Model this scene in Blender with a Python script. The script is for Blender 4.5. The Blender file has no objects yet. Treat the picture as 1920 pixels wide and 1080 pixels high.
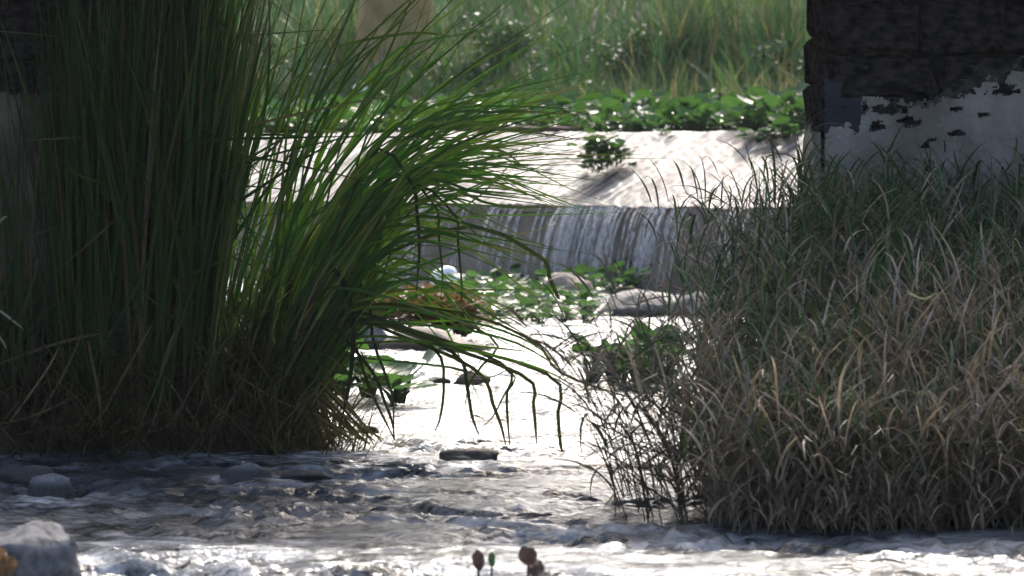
import bpy, math, random
import numpy as np
from mathutils import Vector, Matrix, noise as mnoise

random.seed(11)
rng = np.random.default_rng(11)
SC = bpy.context.scene
COL = SC.collection

# ------------------------------------------------------------------ camera
F, HORIZON, CAM_Z = 6000.0, 280.0, 1.3
PITCH = math.atan((540 - HORIZON) / F)
cam_data = bpy.data.cameras.new('camera')
cam = bpy.data.objects.new('camera', cam_data)
COL.objects.link(cam)
cam.location = (0, 0, CAM_Z)
cam.rotation_euler = (math.pi / 2 - PITCH, 0, 0)
cam_data.sensor_width = 36
cam_data.lens = F / 1920 * 36
cam_data.clip_end = 2000
cam_data.dof.use_dof = True
cam_data.dof.focus_distance = 15
cam_data.dof.aperture_fstop = 5.0
SC.camera = cam

# ------------------------------------------------------------------ light
SUN_EL, SUN_AZ = math.radians(47), math.radians(10)      # ahead of the camera, a little to the right
w = bpy.data.worlds.new('World')
SC.world = w
w.use_nodes = True
nt = w.node_tree
nt.nodes.clear()
sky = nt.nodes.new('ShaderNodeTexSky')
sky.sky_type = 'NISHITA'
sky.sun_disc = False
sky.sun_elevation = SUN_EL
sky.sun_rotation = SUN_AZ
sky.air_density = 0.9
sky.dust_density = 5.0
sky.ozone_density = 0.6
bg = nt.nodes.new('ShaderNodeBackground')
bg.inputs['Strength'].default_value = 0.15
wo = nt.nodes.new('ShaderNodeOutputWorld')
nt.links.new(sky.outputs[0], bg.inputs[0])
nt.links.new(bg.outputs[0], wo.inputs[0])
sd = bpy.data.lights.new('sun', 'SUN')
sd.energy = 2.0
sd.angle = math.radians(0.53)
sd.color = (1, 0.95, 0.87)
sun = bpy.data.objects.new('sun', sd)
COL.objects.link(sun)
to_sun = Vector((math.sin(SUN_AZ) * math.cos(SUN_EL), math.cos(SUN_AZ) * math.cos(SUN_EL), math.sin(SUN_EL)))
sun.rotation_euler = to_sun.to_track_quat('Z', 'Y').to_euler()
sun.location = (6, 30, 30)
SC.view_settings.view_transform = 'Standard'
SC.view_settings.look = 'None'
SC.view_settings.exposure = 1.5
SC.view_settings.gamma = 1
SC.cycles.max_bounces = 6
SC.cycles.diffuse_bounces = 3
SC.cycles.glossy_bounces = 3
SC.cycles.transmission_bounces = 4


# ------------------------------------------------------------------ helpers
def P(u, v, Y):
    """the place at distance Y ahead that the photo shows at (u, v)"""
    x, y = (u - 960) / F, (540 - v) / F
    yw = math.cos(PITCH) + math.sin(PITCH) * y
    zw = -math.sin(PITCH) + math.cos(PITCH) * y
    t = Y / yw
    return Vector((x * t, Y, CAM_Z + zw * t))


def G(u, v, z=0.0):
    x, y = (u - 960) / F, (540 - v) / F
    yw = math.cos(PITCH) + math.sin(PITCH) * y
    zw = -math.sin(PITCH) + math.cos(PITCH) * y
    t = (z - CAM_Z) / zw
    return Vector((x * t, yw * t, z))


def sstep(a, b, x):
    t = np.clip((np.asarray(x, float) - a) / (b - a), 0, 1)
    return t * t * (3 - 2 * t)


_sets = {}


def wavy(x, y, seed, scale, n=14):
    """smooth pseudo noise about -1..1, vectorised"""
    if (seed, n) not in _sets:
        r = np.random.default_rng(seed)
        _sets[(seed, n)] = (r.uniform(0, 2 * math.pi, n), r.uniform(0.5, 1.6, n), r.uniform(0, 6.3, n))
    a, k, p = _sets[(seed, n)]
    out = 0
    for i in range(n):
        out = out + np.sin((x * math.cos(a[i]) + y * math.sin(a[i])) * k[i] * 6.28 / scale + p[i])
    return out / math.sqrt(n) * 1.0


def mesh_np(name, verts, faces, tint=None, smooth=True):
    """verts (N,3), faces (M,4) or (M,3)"""
    verts = np.ascontiguousarray(verts, np.float32)
    faces = np.ascontiguousarray(faces, np.int32)
    m = bpy.data.meshes.new(name)
    k = faces.shape[1]
    m.vertices.add(len(verts))
    m.vertices.foreach_set('co', verts.ravel())
    m.loops.add(faces.size)
    m.loops.foreach_set('vertex_index', faces.ravel())
    m.polygons.add(len(faces))
    m.polygons.foreach_set('loop_start', np.arange(0, faces.size, k, dtype=np.int32))
    m.polygons.foreach_set('loop_total', np.full(len(faces), k, np.int32))
    m.polygons.foreach_set('use_smooth', np.full(len(faces), smooth, bool))
    if tint is not None:
        at = m.color_attributes.new('tint', 'FLOAT_COLOR', 'POINT')
        c = np.ones((len(verts), 4), np.float32)
        c[:, :3] = tint
        at.data.foreach_set('color', c.ravel())
    m.update()
    m.validate()
    return m


def obj(name, mesh, mat=None, parent=None):
    o = bpy.data.objects.new(name, mesh)
    COL.objects.link(o)
    if mat is not None and mesh is not None and len(mesh.materials) == 0:
        mesh.materials.append(mat)
    if parent is not None:
        o.parent = parent
    return o


def tag(o, label=None, cat=None, group=None, kind=None):
    if label: o['label'] = label
    if cat: o['category'] = cat
    if group: o['group'] = group
    if kind: o['kind'] = kind
    return o


def empty(name, loc, rz=0.0):
    o = bpy.data.objects.new(name, None)
    o.empty_display_size = 0.1
    COL.objects.link(o)
    o.location = loc
    o.rotation_euler = (0, 0, rz)
    return o


def grid_mesh(name, X, Y, Z, smooth=True):
    ny, nx = X.shape
    idx = np.arange(nx * ny).reshape(ny, nx)
    f = np.stack([idx[:-1, :-1], idx[:-1, 1:], idx[1:, 1:], idx[1:, :-1]], -1).reshape(-1, 4)
    return mesh_np(name, np.stack([X, Y, Z], -1).reshape(-1, 3), f, smooth=smooth)


def ribbons(C, W, side, fold=0.0):
    """C (N,K,3) centre lines, W (N,K) half widths, side (N,3): returns verts, faces, verts per ribbon"""
    N, K, _ = C.shape
    if side.ndim == 2: side = np.repeat(side[:, None, :], K, 1)
    S = side * W[:, :, None]
    if fold:
        T = np.gradient(C, axis=1)
        nrm = np.cross(T, side)
        nrm /= np.linalg.norm(nrm, axis=2, keepdims=True) + 1e-9
        V = np.stack([C - S, C + nrm * W[:, :, None] * fold, C + S], 2)
        m = 3
    else:
        V = np.stack([C - S, C + S], 2)
        m = 2
    V = V.reshape(-1, 3)
    base = (np.arange(N) * K * m)[:, None, None]
    k = (np.arange(K - 1) * m)[None, :, None]
    j = np.arange(m - 1)[None, None, :]
    a = base + k + j
    Fc = np.stack([a, a + 1, a + m + 1, a + m], -1).reshape(-1, 4)
    return V, Fc, K * m


def sweep(p0, th0, phi, length, bend, K, power=1.3, wob=None, kink=None):
    """centre lines that start at th0 from the vertical towards phi and bend over by bend"""
    s = np.linspace(0, 1, K)[None, :]
    th = th0[:, None] + bend[:, None] * s ** power
    if kink is not None: th = th + kink[1][:, None] * (s > kink[0][:, None])
    ph = np.broadcast_to(phi[:, None], th.shape)
    if wob is not None:
        ph = ph + wob[:, None] * s
    d = np.stack([np.sin(th) * np.cos(ph), np.sin(th) * np.sin(ph), np.cos(th)], -1)
    d = d * (length[:, None, None] / (K - 1))
    C = np.concatenate([p0[:, None, :], p0[:, None, :] + np.cumsum(d, 1)[:, :-1]], 1)
    return C


def side_of(phi, tw):
    a = phi + math.pi / 2 + tw
    return np.stack([np.cos(a), np.sin(a), np.zeros_like(a)], -1)


# ------------------------------------------------------------------ materials
def new_mat(name):
    m = bpy.data.materials.new(name)
    m.use_nodes = True
    m.node_tree.nodes.clear()
    return m, m.node_tree.nodes, m.node_tree.links


def leaf_mat(name, colour=None, rough=0.45, trans=0.4, spec=0.4, vary=0.35, warm=(1.25, 1.2, 0.55)):
    m, n, l = new_mat(name)
    out = n.new('ShaderNodeOutputMaterial')
    p = n.new('ShaderNodeBsdfPrincipled')
    p.inputs['Roughness'].default_value = rough
    p.inputs['Specular IOR Level'].default_value = spec
    tr = n.new('ShaderNodeBsdfTranslucent')
    mix = n.new('ShaderNodeMixShader')
    mix.inputs[0].default_value = trans
    if colour is None:
        a = n.new('ShaderNodeAttribute')
        a.attribute_name = 'tint'
        c = a.outputs['Color']
    else:
        oi = n.new('ShaderNodeObjectInfo')
        tx = n.new('ShaderNodeTexCoord')
        no = n.new('ShaderNodeTexNoise')
        no.inputs['Scale'].default_value = 25
        l.new(tx.outputs['Object'], no.inputs['Vector'])
        ad = n.new('ShaderNodeMath'); ad.operation = 'MULTIPLY_ADD'
        l.new(no.outputs[0], ad.inputs[0]); ad.inputs[1].default_value = 0.7
        l.new(oi.outputs['Random'], ad.inputs[2])
        mr = n.new('ShaderNodeMapRange')
        l.new(ad.outputs[0], mr.inputs['Value'])
        mr.inputs['From Min'].default_value = 0.0
        mr.inputs['From Max'].default_value = 1.7
        mr.inputs['To Min'].default_value = 1 - vary
        mr.inputs['To Max'].default_value = 1 + vary
        mu = n.new('ShaderNodeVectorMath'); mu.operation = 'SCALE'
        mu.inputs[0].default_value = colour
        l.new(mr.outputs[0], mu.inputs['Scale'])
        c = mu.outputs[0]
    l.new(c, p.inputs['Base Color'])
    wm = n.new('ShaderNodeVectorMath'); wm.operation = 'MULTIPLY'
    l.new(c, wm.inputs[0]); wm.inputs[1].default_value = warm
    l.new(wm.outputs[0], tr.inputs['Color'])
    l.new(p.outputs[0], mix.inputs[1]); l.new(tr.outputs[0], mix.inputs[2])
    l.new(mix.outputs[0], out.inputs[0])
    return m


def rock_mat(name, c1, c2, scale=6.0, rough=0.8, bump=0.5, spec=0.3, fine=60, wet=False):
    m, n, l = new_mat(name)
    out = n.new('ShaderNodeOutputMaterial')
    p = n.new('ShaderNodeBsdfPrincipled')
    p.inputs['Roughness'].default_value = rough
    p.inputs['Specular IOR Level'].default_value = spec
    tx = n.new('ShaderNodeTexCoord')
    n1 = n.new('ShaderNodeTexNoise'); n1.inputs['Scale'].default_value = scale; n1.inputs['Detail'].default_value = 8
    n2 = n.new('ShaderNodeTexNoise'); n2.inputs['Scale'].default_value = fine; n2.inputs['Detail'].default_value = 4
    l.new(tx.outputs['Object'], n1.inputs[0]); l.new(tx.outputs['Object'], n2.inputs[0])
    cr = n.new('ShaderNodeValToRGB')
    cr.color_ramp.elements[0].position = 0.36; cr.color_ramp.elements[0].color = (*c1, 1)
    cr.color_ramp.elements[1].position = 0.66; cr.color_ramp.elements[1].color = (*c2, 1)
    ad = n.new('ShaderNodeMath'); ad.operation = 'MULTIPLY_ADD'
    l.new(n2.outputs[0], ad.inputs[0]); ad.inputs[1].default_value = 0.25
    sb = n.new('ShaderNodeMath'); sb.operation = 'SUBTRACT'; sb.inputs[1].default_value = 0.125
    l.new(n1.outputs[0], ad.inputs[2]); l.new(ad.outputs[0], sb.inputs[0])
    l.new(sb.outputs[0], cr.inputs[0])
    if wet:                                                    # soaked and algae-dark just above the waterline
        ge = n.new('ShaderNodeNewGeometry'); sx = n.new('ShaderNodeSeparateXYZ'); l.new(ge.outputs['Position'], sx.inputs[0])
        wz = n.new('ShaderNodeMath'); wz.operation = 'MULTIPLY_ADD'; l.new(n1.outputs[0], wz.inputs[0]); wz.inputs[1].default_value = -.06; l.new(sx.outputs['Z'], wz.inputs[2])
        wr = n.new('ShaderNodeMapRange'); wr.inputs['From Min'].default_value = -.012; wr.inputs['From Max'].default_value = .012
        wr.inputs['To Min'].default_value = .35; l.new(wz.outputs[0], wr.inputs['Value'])
        wm_ = n.new('ShaderNodeVectorMath'); wm_.operation = 'SCALE'; l.new(cr.outputs[0], wm_.inputs[0]); l.new(wr.outputs[0], wm_.inputs['Scale'])
        l.new(wm_.outputs[0], p.inputs['Base Color'])
    else:
        l.new(cr.outputs[0], p.inputs['Base Color'])
    bp = n.new('ShaderNodeBump'); bp.inputs['Strength'].default_value = bump; bp.inputs['Distance'].default_value = 0.02
    l.new(sb.outputs[0], bp.inputs['Height']); l.new(bp.outputs[0], p.inputs['Normal'])
    l.new(p.outputs[0], out.inputs[0])
    return m


def water_mat(name, foam_scale=(1.6, 1.0, 1.0), foam_lo=0.5, foam_hi=0.62, base=(0.03, 0.034, 0.03), rough=0.13,
              bump=0.6, dist=0.03, scales=(9, 26), foam_amt=1.0, foam_col=(0.75, 0.75, 0.74), stretch=(1, 1, 1), spec=0.5, coord=None):
    m, n, l = new_mat(name)
    out = n.new('ShaderNodeOutputMaterial')
    p = n.new('ShaderNodeBsdfPrincipled')
    p.inputs['IOR'].default_value = 1.33
    tx = n.new('ShaderNodeTexCoord')
    src = tx.outputs['Object']
    if coord:
        ca = n.new('ShaderNodeAttribute'); ca.attribute_name = coord; src = ca.outputs['Vector']
    mp = n.new('ShaderNodeMapping'); mp.inputs['Scale'].default_value = stretch
    l.new(src, mp.inputs[0])
    n1 = n.new('ShaderNodeTexNoise'); n1.inputs['Scale'].default_value = scales[0]; n1.inputs['Detail'].default_value = 5
    n1.inputs['Distortion'].default_value = 0.6
    n2 = n.new('ShaderNodeTexNoise'); n2.inputs['Scale'].default_value = scales[1]; n2.inputs['Detail'].default_value = 3
    l.new(mp.outputs[0], n1.inputs[0]); l.new(mp.outputs[0], n2.inputs[0])
    ad = n.new('ShaderNodeMath'); ad.operation = 'MULTIPLY_ADD'
    l.new(n2.outputs[0], ad.inputs[0]); ad.inputs[1].default_value = 0.35; l.new(n1.outputs[0], ad.inputs[2])
    bp = n.new('ShaderNodeBump'); bp.inputs['Strength'].default_value = bump; bp.inputs['Distance'].default_value = dist
    l.new(ad.outputs[0], bp.inputs['Height']); l.new(bp.outputs[0], p.inputs['Normal'])
    mf = n.new('ShaderNodeMapping'); mf.inputs['Scale'].default_value = foam_scale
    l.new(src, mf.inputs[0])
    nf = n.new('ShaderNodeTexNoise'); nf.inputs['Scale'].default_value = 1.0; nf.inputs['Detail'].default_value = 9
    nf.inputs['Roughness'].default_value = 0.68
    l.new(mf.outputs[0], nf.inputs[0])
    mr = n.new('ShaderNodeMapRange'); mr.inputs['From Min'].default_value = foam_lo; mr.inputs['From Max'].default_value = foam_hi
    l.new(nf.outputs[0], mr.inputs['Value'])
    a = n.new('ShaderNodeAttribute'); a.attribute_name = 'foam_glare'
    mm = n.new('ShaderNodeMath'); mm.operation = 'MULTIPLY'
    l.new(mr.outputs[0], mm.inputs[0]); l.new(a.outputs['Fac'], mm.inputs[1])
    m2 = n.new('ShaderNodeMath'); m2.operation = 'MULTIPLY'; m2.inputs[1].default_value = foam_amt
    l.new(mm.outputs[0], m2.inputs[0])
    mc = n.new('ShaderNodeMix'); mc.data_type = 'RGBA'
    l.new(m2.outputs[0], mc.inputs['Factor'])
    mc.inputs['A'].default_value = (*base, 1); mc.inputs['B'].default_value = (*foam_col, 1)
    l.new(mc.outputs['Result'], p.inputs['Base Color'])
    p.inputs['Specular IOR Level'].default_value = spec
    rr = n.new('ShaderNodeMapRange'); l.new(m2.outputs[0], rr.inputs['Value'])
    rr.inputs['To Min'].default_value = rough; rr.inputs['To Max'].default_value = 0.45
    l.new(rr.outputs[0], p.inputs['Roughness'])
    l.new(p.outputs[0], out.inputs[0])
    return m


M = {}
M['grass'] = leaf_mat('grass_blades', None, 0.42, 0.4, 0.4, warm=(1.05, 1.2, .65))
M['reed'] = leaf_mat('reed_blades', None, 0.5, 0.48, 0.2, warm=(.85, 1.25, .5))
M['stalk'] = leaf_mat('stalk_leaves', None, 0.55, 0.3, 0.2, warm=(1.05, 1.05, 0.8))
M['hyacinth'] = leaf_mat('hyacinth_leaf', (0.04, 0.088, 0.03), 0.24, 0.38, 0.5, 0.45, (1.1, 1.25, 0.6))
M['hyacinth_brown'] = leaf_mat('withered_hyacinth_leaf', (0.115, 0.08, 0.045), 0.5, 0.3, 0.3, 0.45, (1.2, 1.0, 0.6))
M['leaf_brown'] = leaf_mat('brown_leaf', (0.075, 0.042, 0.03), 0.5, 0.12, 0.3, 0.25, (1.2, 0.9, 0.6))
M['leaf_orange'] = leaf_mat('orange_leaf', (0.15, 0.10, 0.055), 0.5, 0.35, 0.3, 0.25, (1.2, 0.9, 0.6))
M['bush'] = leaf_mat('bush_leaves', None, 0.45, 0.35, 0.4)
M['mud'] = rock_mat('wet_mud', (0.035, 0.03, 0.027), (0.10, 0.085, 0.072), 5, 0.6, 0.9, 0.4)
M['rock_grey'] = rock_mat('grey_stone', (0.075, 0.076, 0.08), (0.165, 0.167, 0.175), 5, 0.75, 0.5, wet=True)
M['rock_brown'] = rock_mat('brown_stone', (0.13, 0.105, 0.085), (0.28, 0.235, 0.19), 6, 0.7, 0.5, wet=True)
M['rock_wet'] = rock_mat('wet_stone', (0.06, 0.06, 0.06), (0.13, 0.125, 0.12), 6, 0.6, 0.5, 0.3, wet=True)
M['soot_stone'] = rock_mat('blackened_stone', (0.007, 0.0065, 0.007), (0.045, 0.04, 0.038), 7, 0.75, 0.7, spec=0.0)
M['mortar'] = rock_mat('dark_mortar', (0.007, 0.007, 0.0075), (0.022, 0.021, 0.021), 9, 0.9, 0.6, spec=0.0)
M['slate'] = rock_mat('blue_grey_render', (0.03, 0.032, 0.042), (0.045, 0.047, 0.06), 5, 0.8, 0.3, spec=0.06)
M['plaster_white'] = rock_mat('white_plaster', (0.145, 0.132, 0.115), (0.275, 0.255, 0.23), 4, 0.85, 0.5, spec=0.06)
M['undercoat'] = rock_mat('grey_undercoat', (0.035, 0.032, 0.03), (0.085, 0.078, 0.072), 12, 0.9, 0.6, spec=0.06)
M['plaster_beige'] = rock_mat('beige_plaster', (0.07, 0.06, 0.045), (0.16, 0.135, 0.105), 5, 0.85, 0.5, spec=0.06)
M['concrete'] = rock_mat('wet_concrete', (0.15, 0.12, 0.095), (0.29, 0.235, 0.19), 4, 0.5, 0.5, 0.5)
M['bark'] = rock_mat('tan_bark', (0.20, 0.145, 0.06), (0.34, 0.245, 0.11), 3, 0.9, 0.8)
M['bark_grey'] = rock_mat('dull_bark', (0.13, 0.105, 0.075), (0.25, 0.20, 0.15), 3, 0.9, 0.8)
M['soil'] = rock_mat('bank_soil', (0.045, 0.045, 0.025), (0.10, 0.09, 0.055), 3, 0.9, 0.6)
M['wood'] = rock_mat('wet_driftwood', (0.05, 0.03, 0.02), (0.13, 0.075, 0.045), 8, 0.7, 0.6)
M['white_plastic'] = rock_mat('white_plastic', (0.68, 0.69, 0.70), (0.82, 0.82, 0.82), 4, 0.35, 0.1, 0.5)
M['water'] = water_mat('stream_water', (3.2, 7.5, 1), 0.42, 0.64, base=(0.014, 0.017, 0.02), rough=0.06, bump=0.7, dist=0.03, foam_col=(0.52, 0.535, 0.55), scales=(11, 40), stretch=(1, 1.7, 1))
M['still'] = water_mat('upper_pool_water', rough=0.06, bump=0.2, foam_amt=0)

# ------------------------------------------------------------------ the lie of the land
W0 = np.array([2.32, 29.0])                                # right end of the weir's lip
YAW = math.radians(38)
E1 = np.array([-math.cos(YAW), math.sin(YAW)])             # along the weir, leftwards and away
NB = np.array([math.sin(YAW), math.cos(YAW)])              # upstream, across the weir
LIP_Z, CREST_Z, RUN = 0.77, 1.45, 1.68


def weir_xy(t, q):
    return W0[0] + E1[0] * t + NB[0] * q, W0[1] + E1[1] * t + NB[1] * q


def weir_q(x, y):
    return (x - W0[0]) * NB[0] + (y - W0[1]) * NB[1]


def left_edge(y):
    return np.interp(y, [13.4, 14.2, 15.0, 16.5, 20, 26, 33], [-1.5, -0.66, -0.72, -1.15, -1.75, -2.6, -3.6])


def right_edge(y):
    return np.interp(y, [10.4, 10.9, 11.6, 12.6, 13.4, 14.3, 16, 20, 28], [1.5, 0.58, 0.53, 0.62, 0.78, 1.0, 1.2, 1.5, 2.4])


def ground_z(x, y):
    x = np.asarray(x, float); y = np.asarray(y, float)
    n1 = wavy(x, y, 3, 1.1) * 0.5 + wavy(x, y, 4, 0.35) * 0.22
    z = -0.28 + 0.05 * n1
    lf = sstep(-0.05, 0.32, left_edge(y) - x + 0.06 * n1) * sstep(13.75, 14.05, y + 0.05 * n1)
    rt = sstep(-0.05, 0.4, x - right_edge(y) + 0.06 * n1) * sstep(11.1, 11.6, y + 0.05 * n1)
    z = z + lf * (0.36 + 0.05 * n1) + rt * (0.36 + 0.05 * n1)
    z = z + rt * np.clip(y - 11.4, 0, 4) * 0.09 + lf * np.clip(y - 14, 0, 8) * 0.02
    wide = sstep(4.0, 7.5, np.abs(x))
    z = z + wide * 1.3 * sstep(6, 12, y) + wide * 0.6
    q = weir_q(x, y)
    up = sstep(0.5, 1.4, q)
    zu = 1.1 + 0.08 * n1 + sstep(6.2, 8.0, q) * 0.55 + np.clip(q - 7, 0, 16) * 0.27 + wide * 0.4
    return z * (1 - up) + zu * up


def axis(lo, hi, dense_lo, dense_hi, step, grow=1.35):
    a = list(np.arange(dense_lo, dense_hi + step / 2, step))
    s = step
    x = a[-1]
    while x < hi:
        s *= grow; x += s; a.append(min(x, hi))
    s, x = step, a[0]
    pre = []
    while x > lo:
        s *= grow; x -= s; pre.append(max(x, lo))
    return np.array(pre[::-1] + a)


X, Y = np.meshgrid(axis(-400, 400, -4, 4, 0.09), axis(-60, 900, 8, 42, 0.09))
gr = obj('ground', grid_mesh('ground', X, Y, ground_z(X, Y)), M['soil'])
tag(gr, kind='structure')
gr.data.materials[0] = M['mud']
gr.data.materials.append(M['soil'])
cy = (Y[:-1, :-1] + Y[1:, 1:]) / 2
cx = (X[:-1, :-1] + X[1:, 1:]) / 2
gr.data.polygons.foreach_set('material_index', (weir_q(cx, cy) > 1).astype(np.int32).ravel())

# ------------------------------------------------------------------ stream
xs = axis(-30, 30, -3.0, 3.0, 0.027, 1.5)
ys = np.unique(np.round(np.concatenate([axis(-40, 9.4, 9.3, 9.4, 0.05, 1.3), np.arange(9.4, 14.4, .02), np.arange(14.4, 27, .036), np.linspace(27, 33.5, 60)]), 4))
X, Y = np.meshgrid(xs, ys)


def ripples(X, Y):
    r = np.random.default_rng(5)
    z = np.zeros_like(X)
    warpx = X + 0.10 * wavy(X, Y, 21, 0.9, 8)
    warpy = Y + 0.12 * wavy(X, Y, 22, 0.8, 8)
    for lam, steep, cnt, spread in ((0.8, 0.022, 6, 0.5), (0.38, 0.035, 9, 0.5), (0.2, 0.10, 14, 0.55), (0.12, 0.15, 16, 0.7), (0.075, 0.13, 14, 0.8)):
        for i in range(cnt):
            a = math.pi / 2 + r.normal(0, spread)
            L = lam * r.uniform(0.75, 1.3)
            ph = r.uniform(0, 6.3)
            A = steep * L / 6.28 * 1.5
            s = np.sin((warpx * math.cos(a) + warpy * math.sin(a)) * 6.28 / L + ph)
            z += A * (s - 0.35 * np.abs(s)) / math.sqrt(cnt / 4)
    mod = 0.75 + 0.55 * wavy(X, Y * 1.6, 23, 1.6, 10)
    return z * np.clip(mod, 0.25, 2.0)


Z = ripples(X, Y)
Z = np.where((np.abs(X) > 3.4) | (Y < 9.2), 0, Z)
wm = grid_mesh('water', X, Y, Z)
fo = wm.attributes.new('foam_glare', 'FLOAT', 'POINT')
q = weir_q(X, Y)
foam_glare = 0.2 + 0.8 * sstep(12.6, 14.6, Y) * sstep(-1.9, -0.9, X + .1 * (Y - 14)) + 0.45 * sstep(11.2, 10.4, Y) + 0.12 * wavy(X, Y, 31, 1.3, 8)  # real foam, plus white standing in for glare and sparkle on the water
foam_glare = foam_glare + .16 * sstep(-.8, -.2, X) * sstep(11, 11.8, Y)  # more white, painting brightness onto the shaded middle of the stream
for (u_, v_, w_) in ((662, 650, 165), (800, 654, 190), (880, 860, 110), (462, 895, 110), (92, 925, 100), (570, 893, 90), (820, 718, 50), (888, 718, 70), (60, 1060, 210)):
    g_ = G(u_, v_, 0); rr_ = w_ * g_.y / F / 2
    dx_, dy_ = (X - g_.x) / rr_, (Y - g_.y - .5 * rr_) / rr_
    foam_glare = foam_glare + .75 * np.exp(-((np.hypot(dx_, dy_) - 1.1) / .3) ** 2) + .5 * np.exp(-dx_ ** 2 * 1.2 - ((dy_ + 1.8) / 1.1) ** 2)
foam_glare = np.clip(np.maximum(foam_glare, 0.9 * sstep(-1.2, -0.1, q)), 0, 1)
fo.data.foreach_set('value', foam_glare.astype(np.float32).ravel())
water = obj('water', wm, M['water'])
tag(water, kind='structure')

# ------------------------------------------------------------------ weir
weir = empty('weir', (*weir_xy(0, 0), 0))
tag(weir, 'low concrete weir across the stream with white water sheeting down its sloping apron', 'weir')


def prism(name, prof, t0, t1, nt_, mat, parent, jit=0.0):
    """profile of (q, z) swept along the weir"""
    ts = np.linspace(t0, t1, nt_)
    rows = []
    for (qq, zz) in prof:
        x, y = weir_xy(ts, qq)
        jz = jit * wavy(ts * 1.0, np.full_like(ts, qq * 3), 41, 0.6)
        rows.append(np.stack([x - weir.location.x, y - weir.location.y, np.full_like(ts, zz) + jz], -1))
    V = np.stack(rows)
    n = len(prof)
    idx = np.arange(n * nt_).reshape(n, nt_)
    nx_ = np.roll(idx, -1, 0)
    f = np.stack([idx[:, :-1], idx[:, 1:], nx_[:, 1:], nx_[:, :-1]], -1).reshape(-1, 4)
    m = mesh_np(name, V.reshape(-1, 3), f, smooth=False)
    return obj(name, m, mat, parent)


prism('wall', [(0.07, -0.4), (0.07, LIP_Z - 0.075), (RUN + .3, LIP_Z - 0.075), (RUN + .3, -0.4)], -5, 14, 120, M['concrete'], weir, 0.006)
prism('apron', [(0, LIP_Z), (RUN, CREST_Z), (RUN + 0.3, CREST_Z), (RUN + 0.3, LIP_Z - 0.07), (0.0, LIP_Z - 0.07)], -5, 14, 120, M['concrete'], weir, 0.004)

# water sheeting down the apron
tt, qq = np.meshgrid(np.linspace(-4, 11, 620), np.linspace(-0.05, RUN + 0.35, 90))
xx, yy = weir_xy(tt, qq)
zz = LIP_Z + (CREST_Z - LIP_Z) * np.clip(qq / RUN, -0.03, 1)
flow = wavy(tt * 1.0 + 0.12 * wavy(tt, qq, 52, 0.8), qq * 0.10, 51, 0.16, 16)
flow2 = wavy(tt, qq * 0.35, 53, 0.06, 14)
zz = zz + 0.016 + 0.006 * flow + 0.003 * flow2 + 0.01 * np.clip(wavy(tt, qq * 0.15, 54, 0.9), 0, 2)
am = grid_mesh('cascade', xx, yy, zz)
fo = am.attributes.new('foam_glare', 'FLOAT', 'POINT')
fo.data.foreach_set('value', np.clip(0.75 + 0.35 * wavy(tt, qq * .3, 55, 1.2, 8), 0, 1).astype(np.float32).ravel())


fl_ = am.attributes.new('flow', 'FLOAT_VECTOR', 'POINT')
side_drift = tt + .22 * qq + .05 * wavy(tt, qq, 56, 1.0, 8)
fl_.data.foreach_set('vector', np.stack([side_drift, qq, np.zeros_like(tt)], -1).astype(np.float32).ravel())
M['cascade'] = water_mat('sheeting_water', (9.0, 0.6, 1), 0.42, 0.60, base=(0.05, 0.044, 0.04), rough=0.42, spec=0.28, bump=0.55, dist=0.014,
                         scales=(1, 2.6), stretch=(22, 2.2, 1), foam_col=(0.40, 0.375, 0.35), coord='flow')


cascade = obj('cascade', am, M['cascade'])
tag(cascade, kind='structure')

# strands of water dropping from the lip
r = np.random.default_rng(77)


def lip_t(u):
    """distance along the lip of the place seen at column u"""
    k = (u - 960) / F
    return (W0[0] - k * W0[1]) / (math.cos(YAW) + k * math.sin(YAW))


SV, SF, off = [], [], 0
strands = []
for u in r.uniform(1060, 1300, 70): strands.append((u, r.uniform(.012, .04), 1))
for u in r.uniform(1060, 1150, 14): strands.append((u, r.uniform(.012, .03), 1))
for u in (928, 940, 968, 978, 700, 712, 722, 795, 806, 812, 818, 640, 655, 1410, 1425, 1432, 1020, 1035, 880): strands.append((u, r.uniform(.018, .04), .9))
for u in r.uniform(600, 1480, 46): strands.append((u, r.uniform(.006, .014), .7))
for u in r.uniform(1050, 1460, 9): strands.append((u, r.uniform(.07, .16), .5))
for u in r.uniform(600, 1000, 4): strands.append((u, r.uniform(.05, .11), .5))
for u, wd, _ in strands:
    K = 14
    t = lip_t(u) + r.normal(0, .01)
    v0 = r.uniform(0.75, 1.15)
    fall = r.uniform(.75, 1.0) if wd > .015 else r.uniform(.4, 1)
    tm = np.linspace(0, math.sqrt(2 * 0.8 / 9.8) * fall, K)
    qn = -v0 * tm
    zc = LIP_Z + 0.016 - 0.5 * 9.8 * tm ** 2 - 0.3 * tm
    wv = wd * (1 - 0.45 * np.linspace(0, 1, K)) * (1 + 0.25 * np.sin(np.linspace(0, 9, K) + u))
    wv[-1] *= .2
    xa, ya = weir_xy(t - wv / 2 + .01 * np.sin(tm * 25 + u), qn)
    xm, ym = weir_xy(t, qn - np.minimum(wv * 0.3, .012))
    xb, yb = weir_xy(t + wv / 2 + .01 * np.sin(tm * 22 + u), qn)
    xc, yc = weir_xy(t, qn + np.minimum(wv * 0.25, .01))
    V = np.stack([np.stack([xa, ya, zc], -1), np.stack([xm, ym, zc], -1), np.stack([xb, yb, zc], -1), np.stack([xc, yc, zc], -1)], 1).reshape(-1, 3)
    k = (np.arange(K - 1) * 4)[:, None]; j = np.arange(4)[None, :]
    a, b = k + j, k + (j + 1) % 4
    SF.append(np.stack([a, b, b + 4, a + 4], -1).reshape(-1, 4) + off)
    SV.append(V); off += len(V)
m, n, l = new_mat('falling_water')
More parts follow.
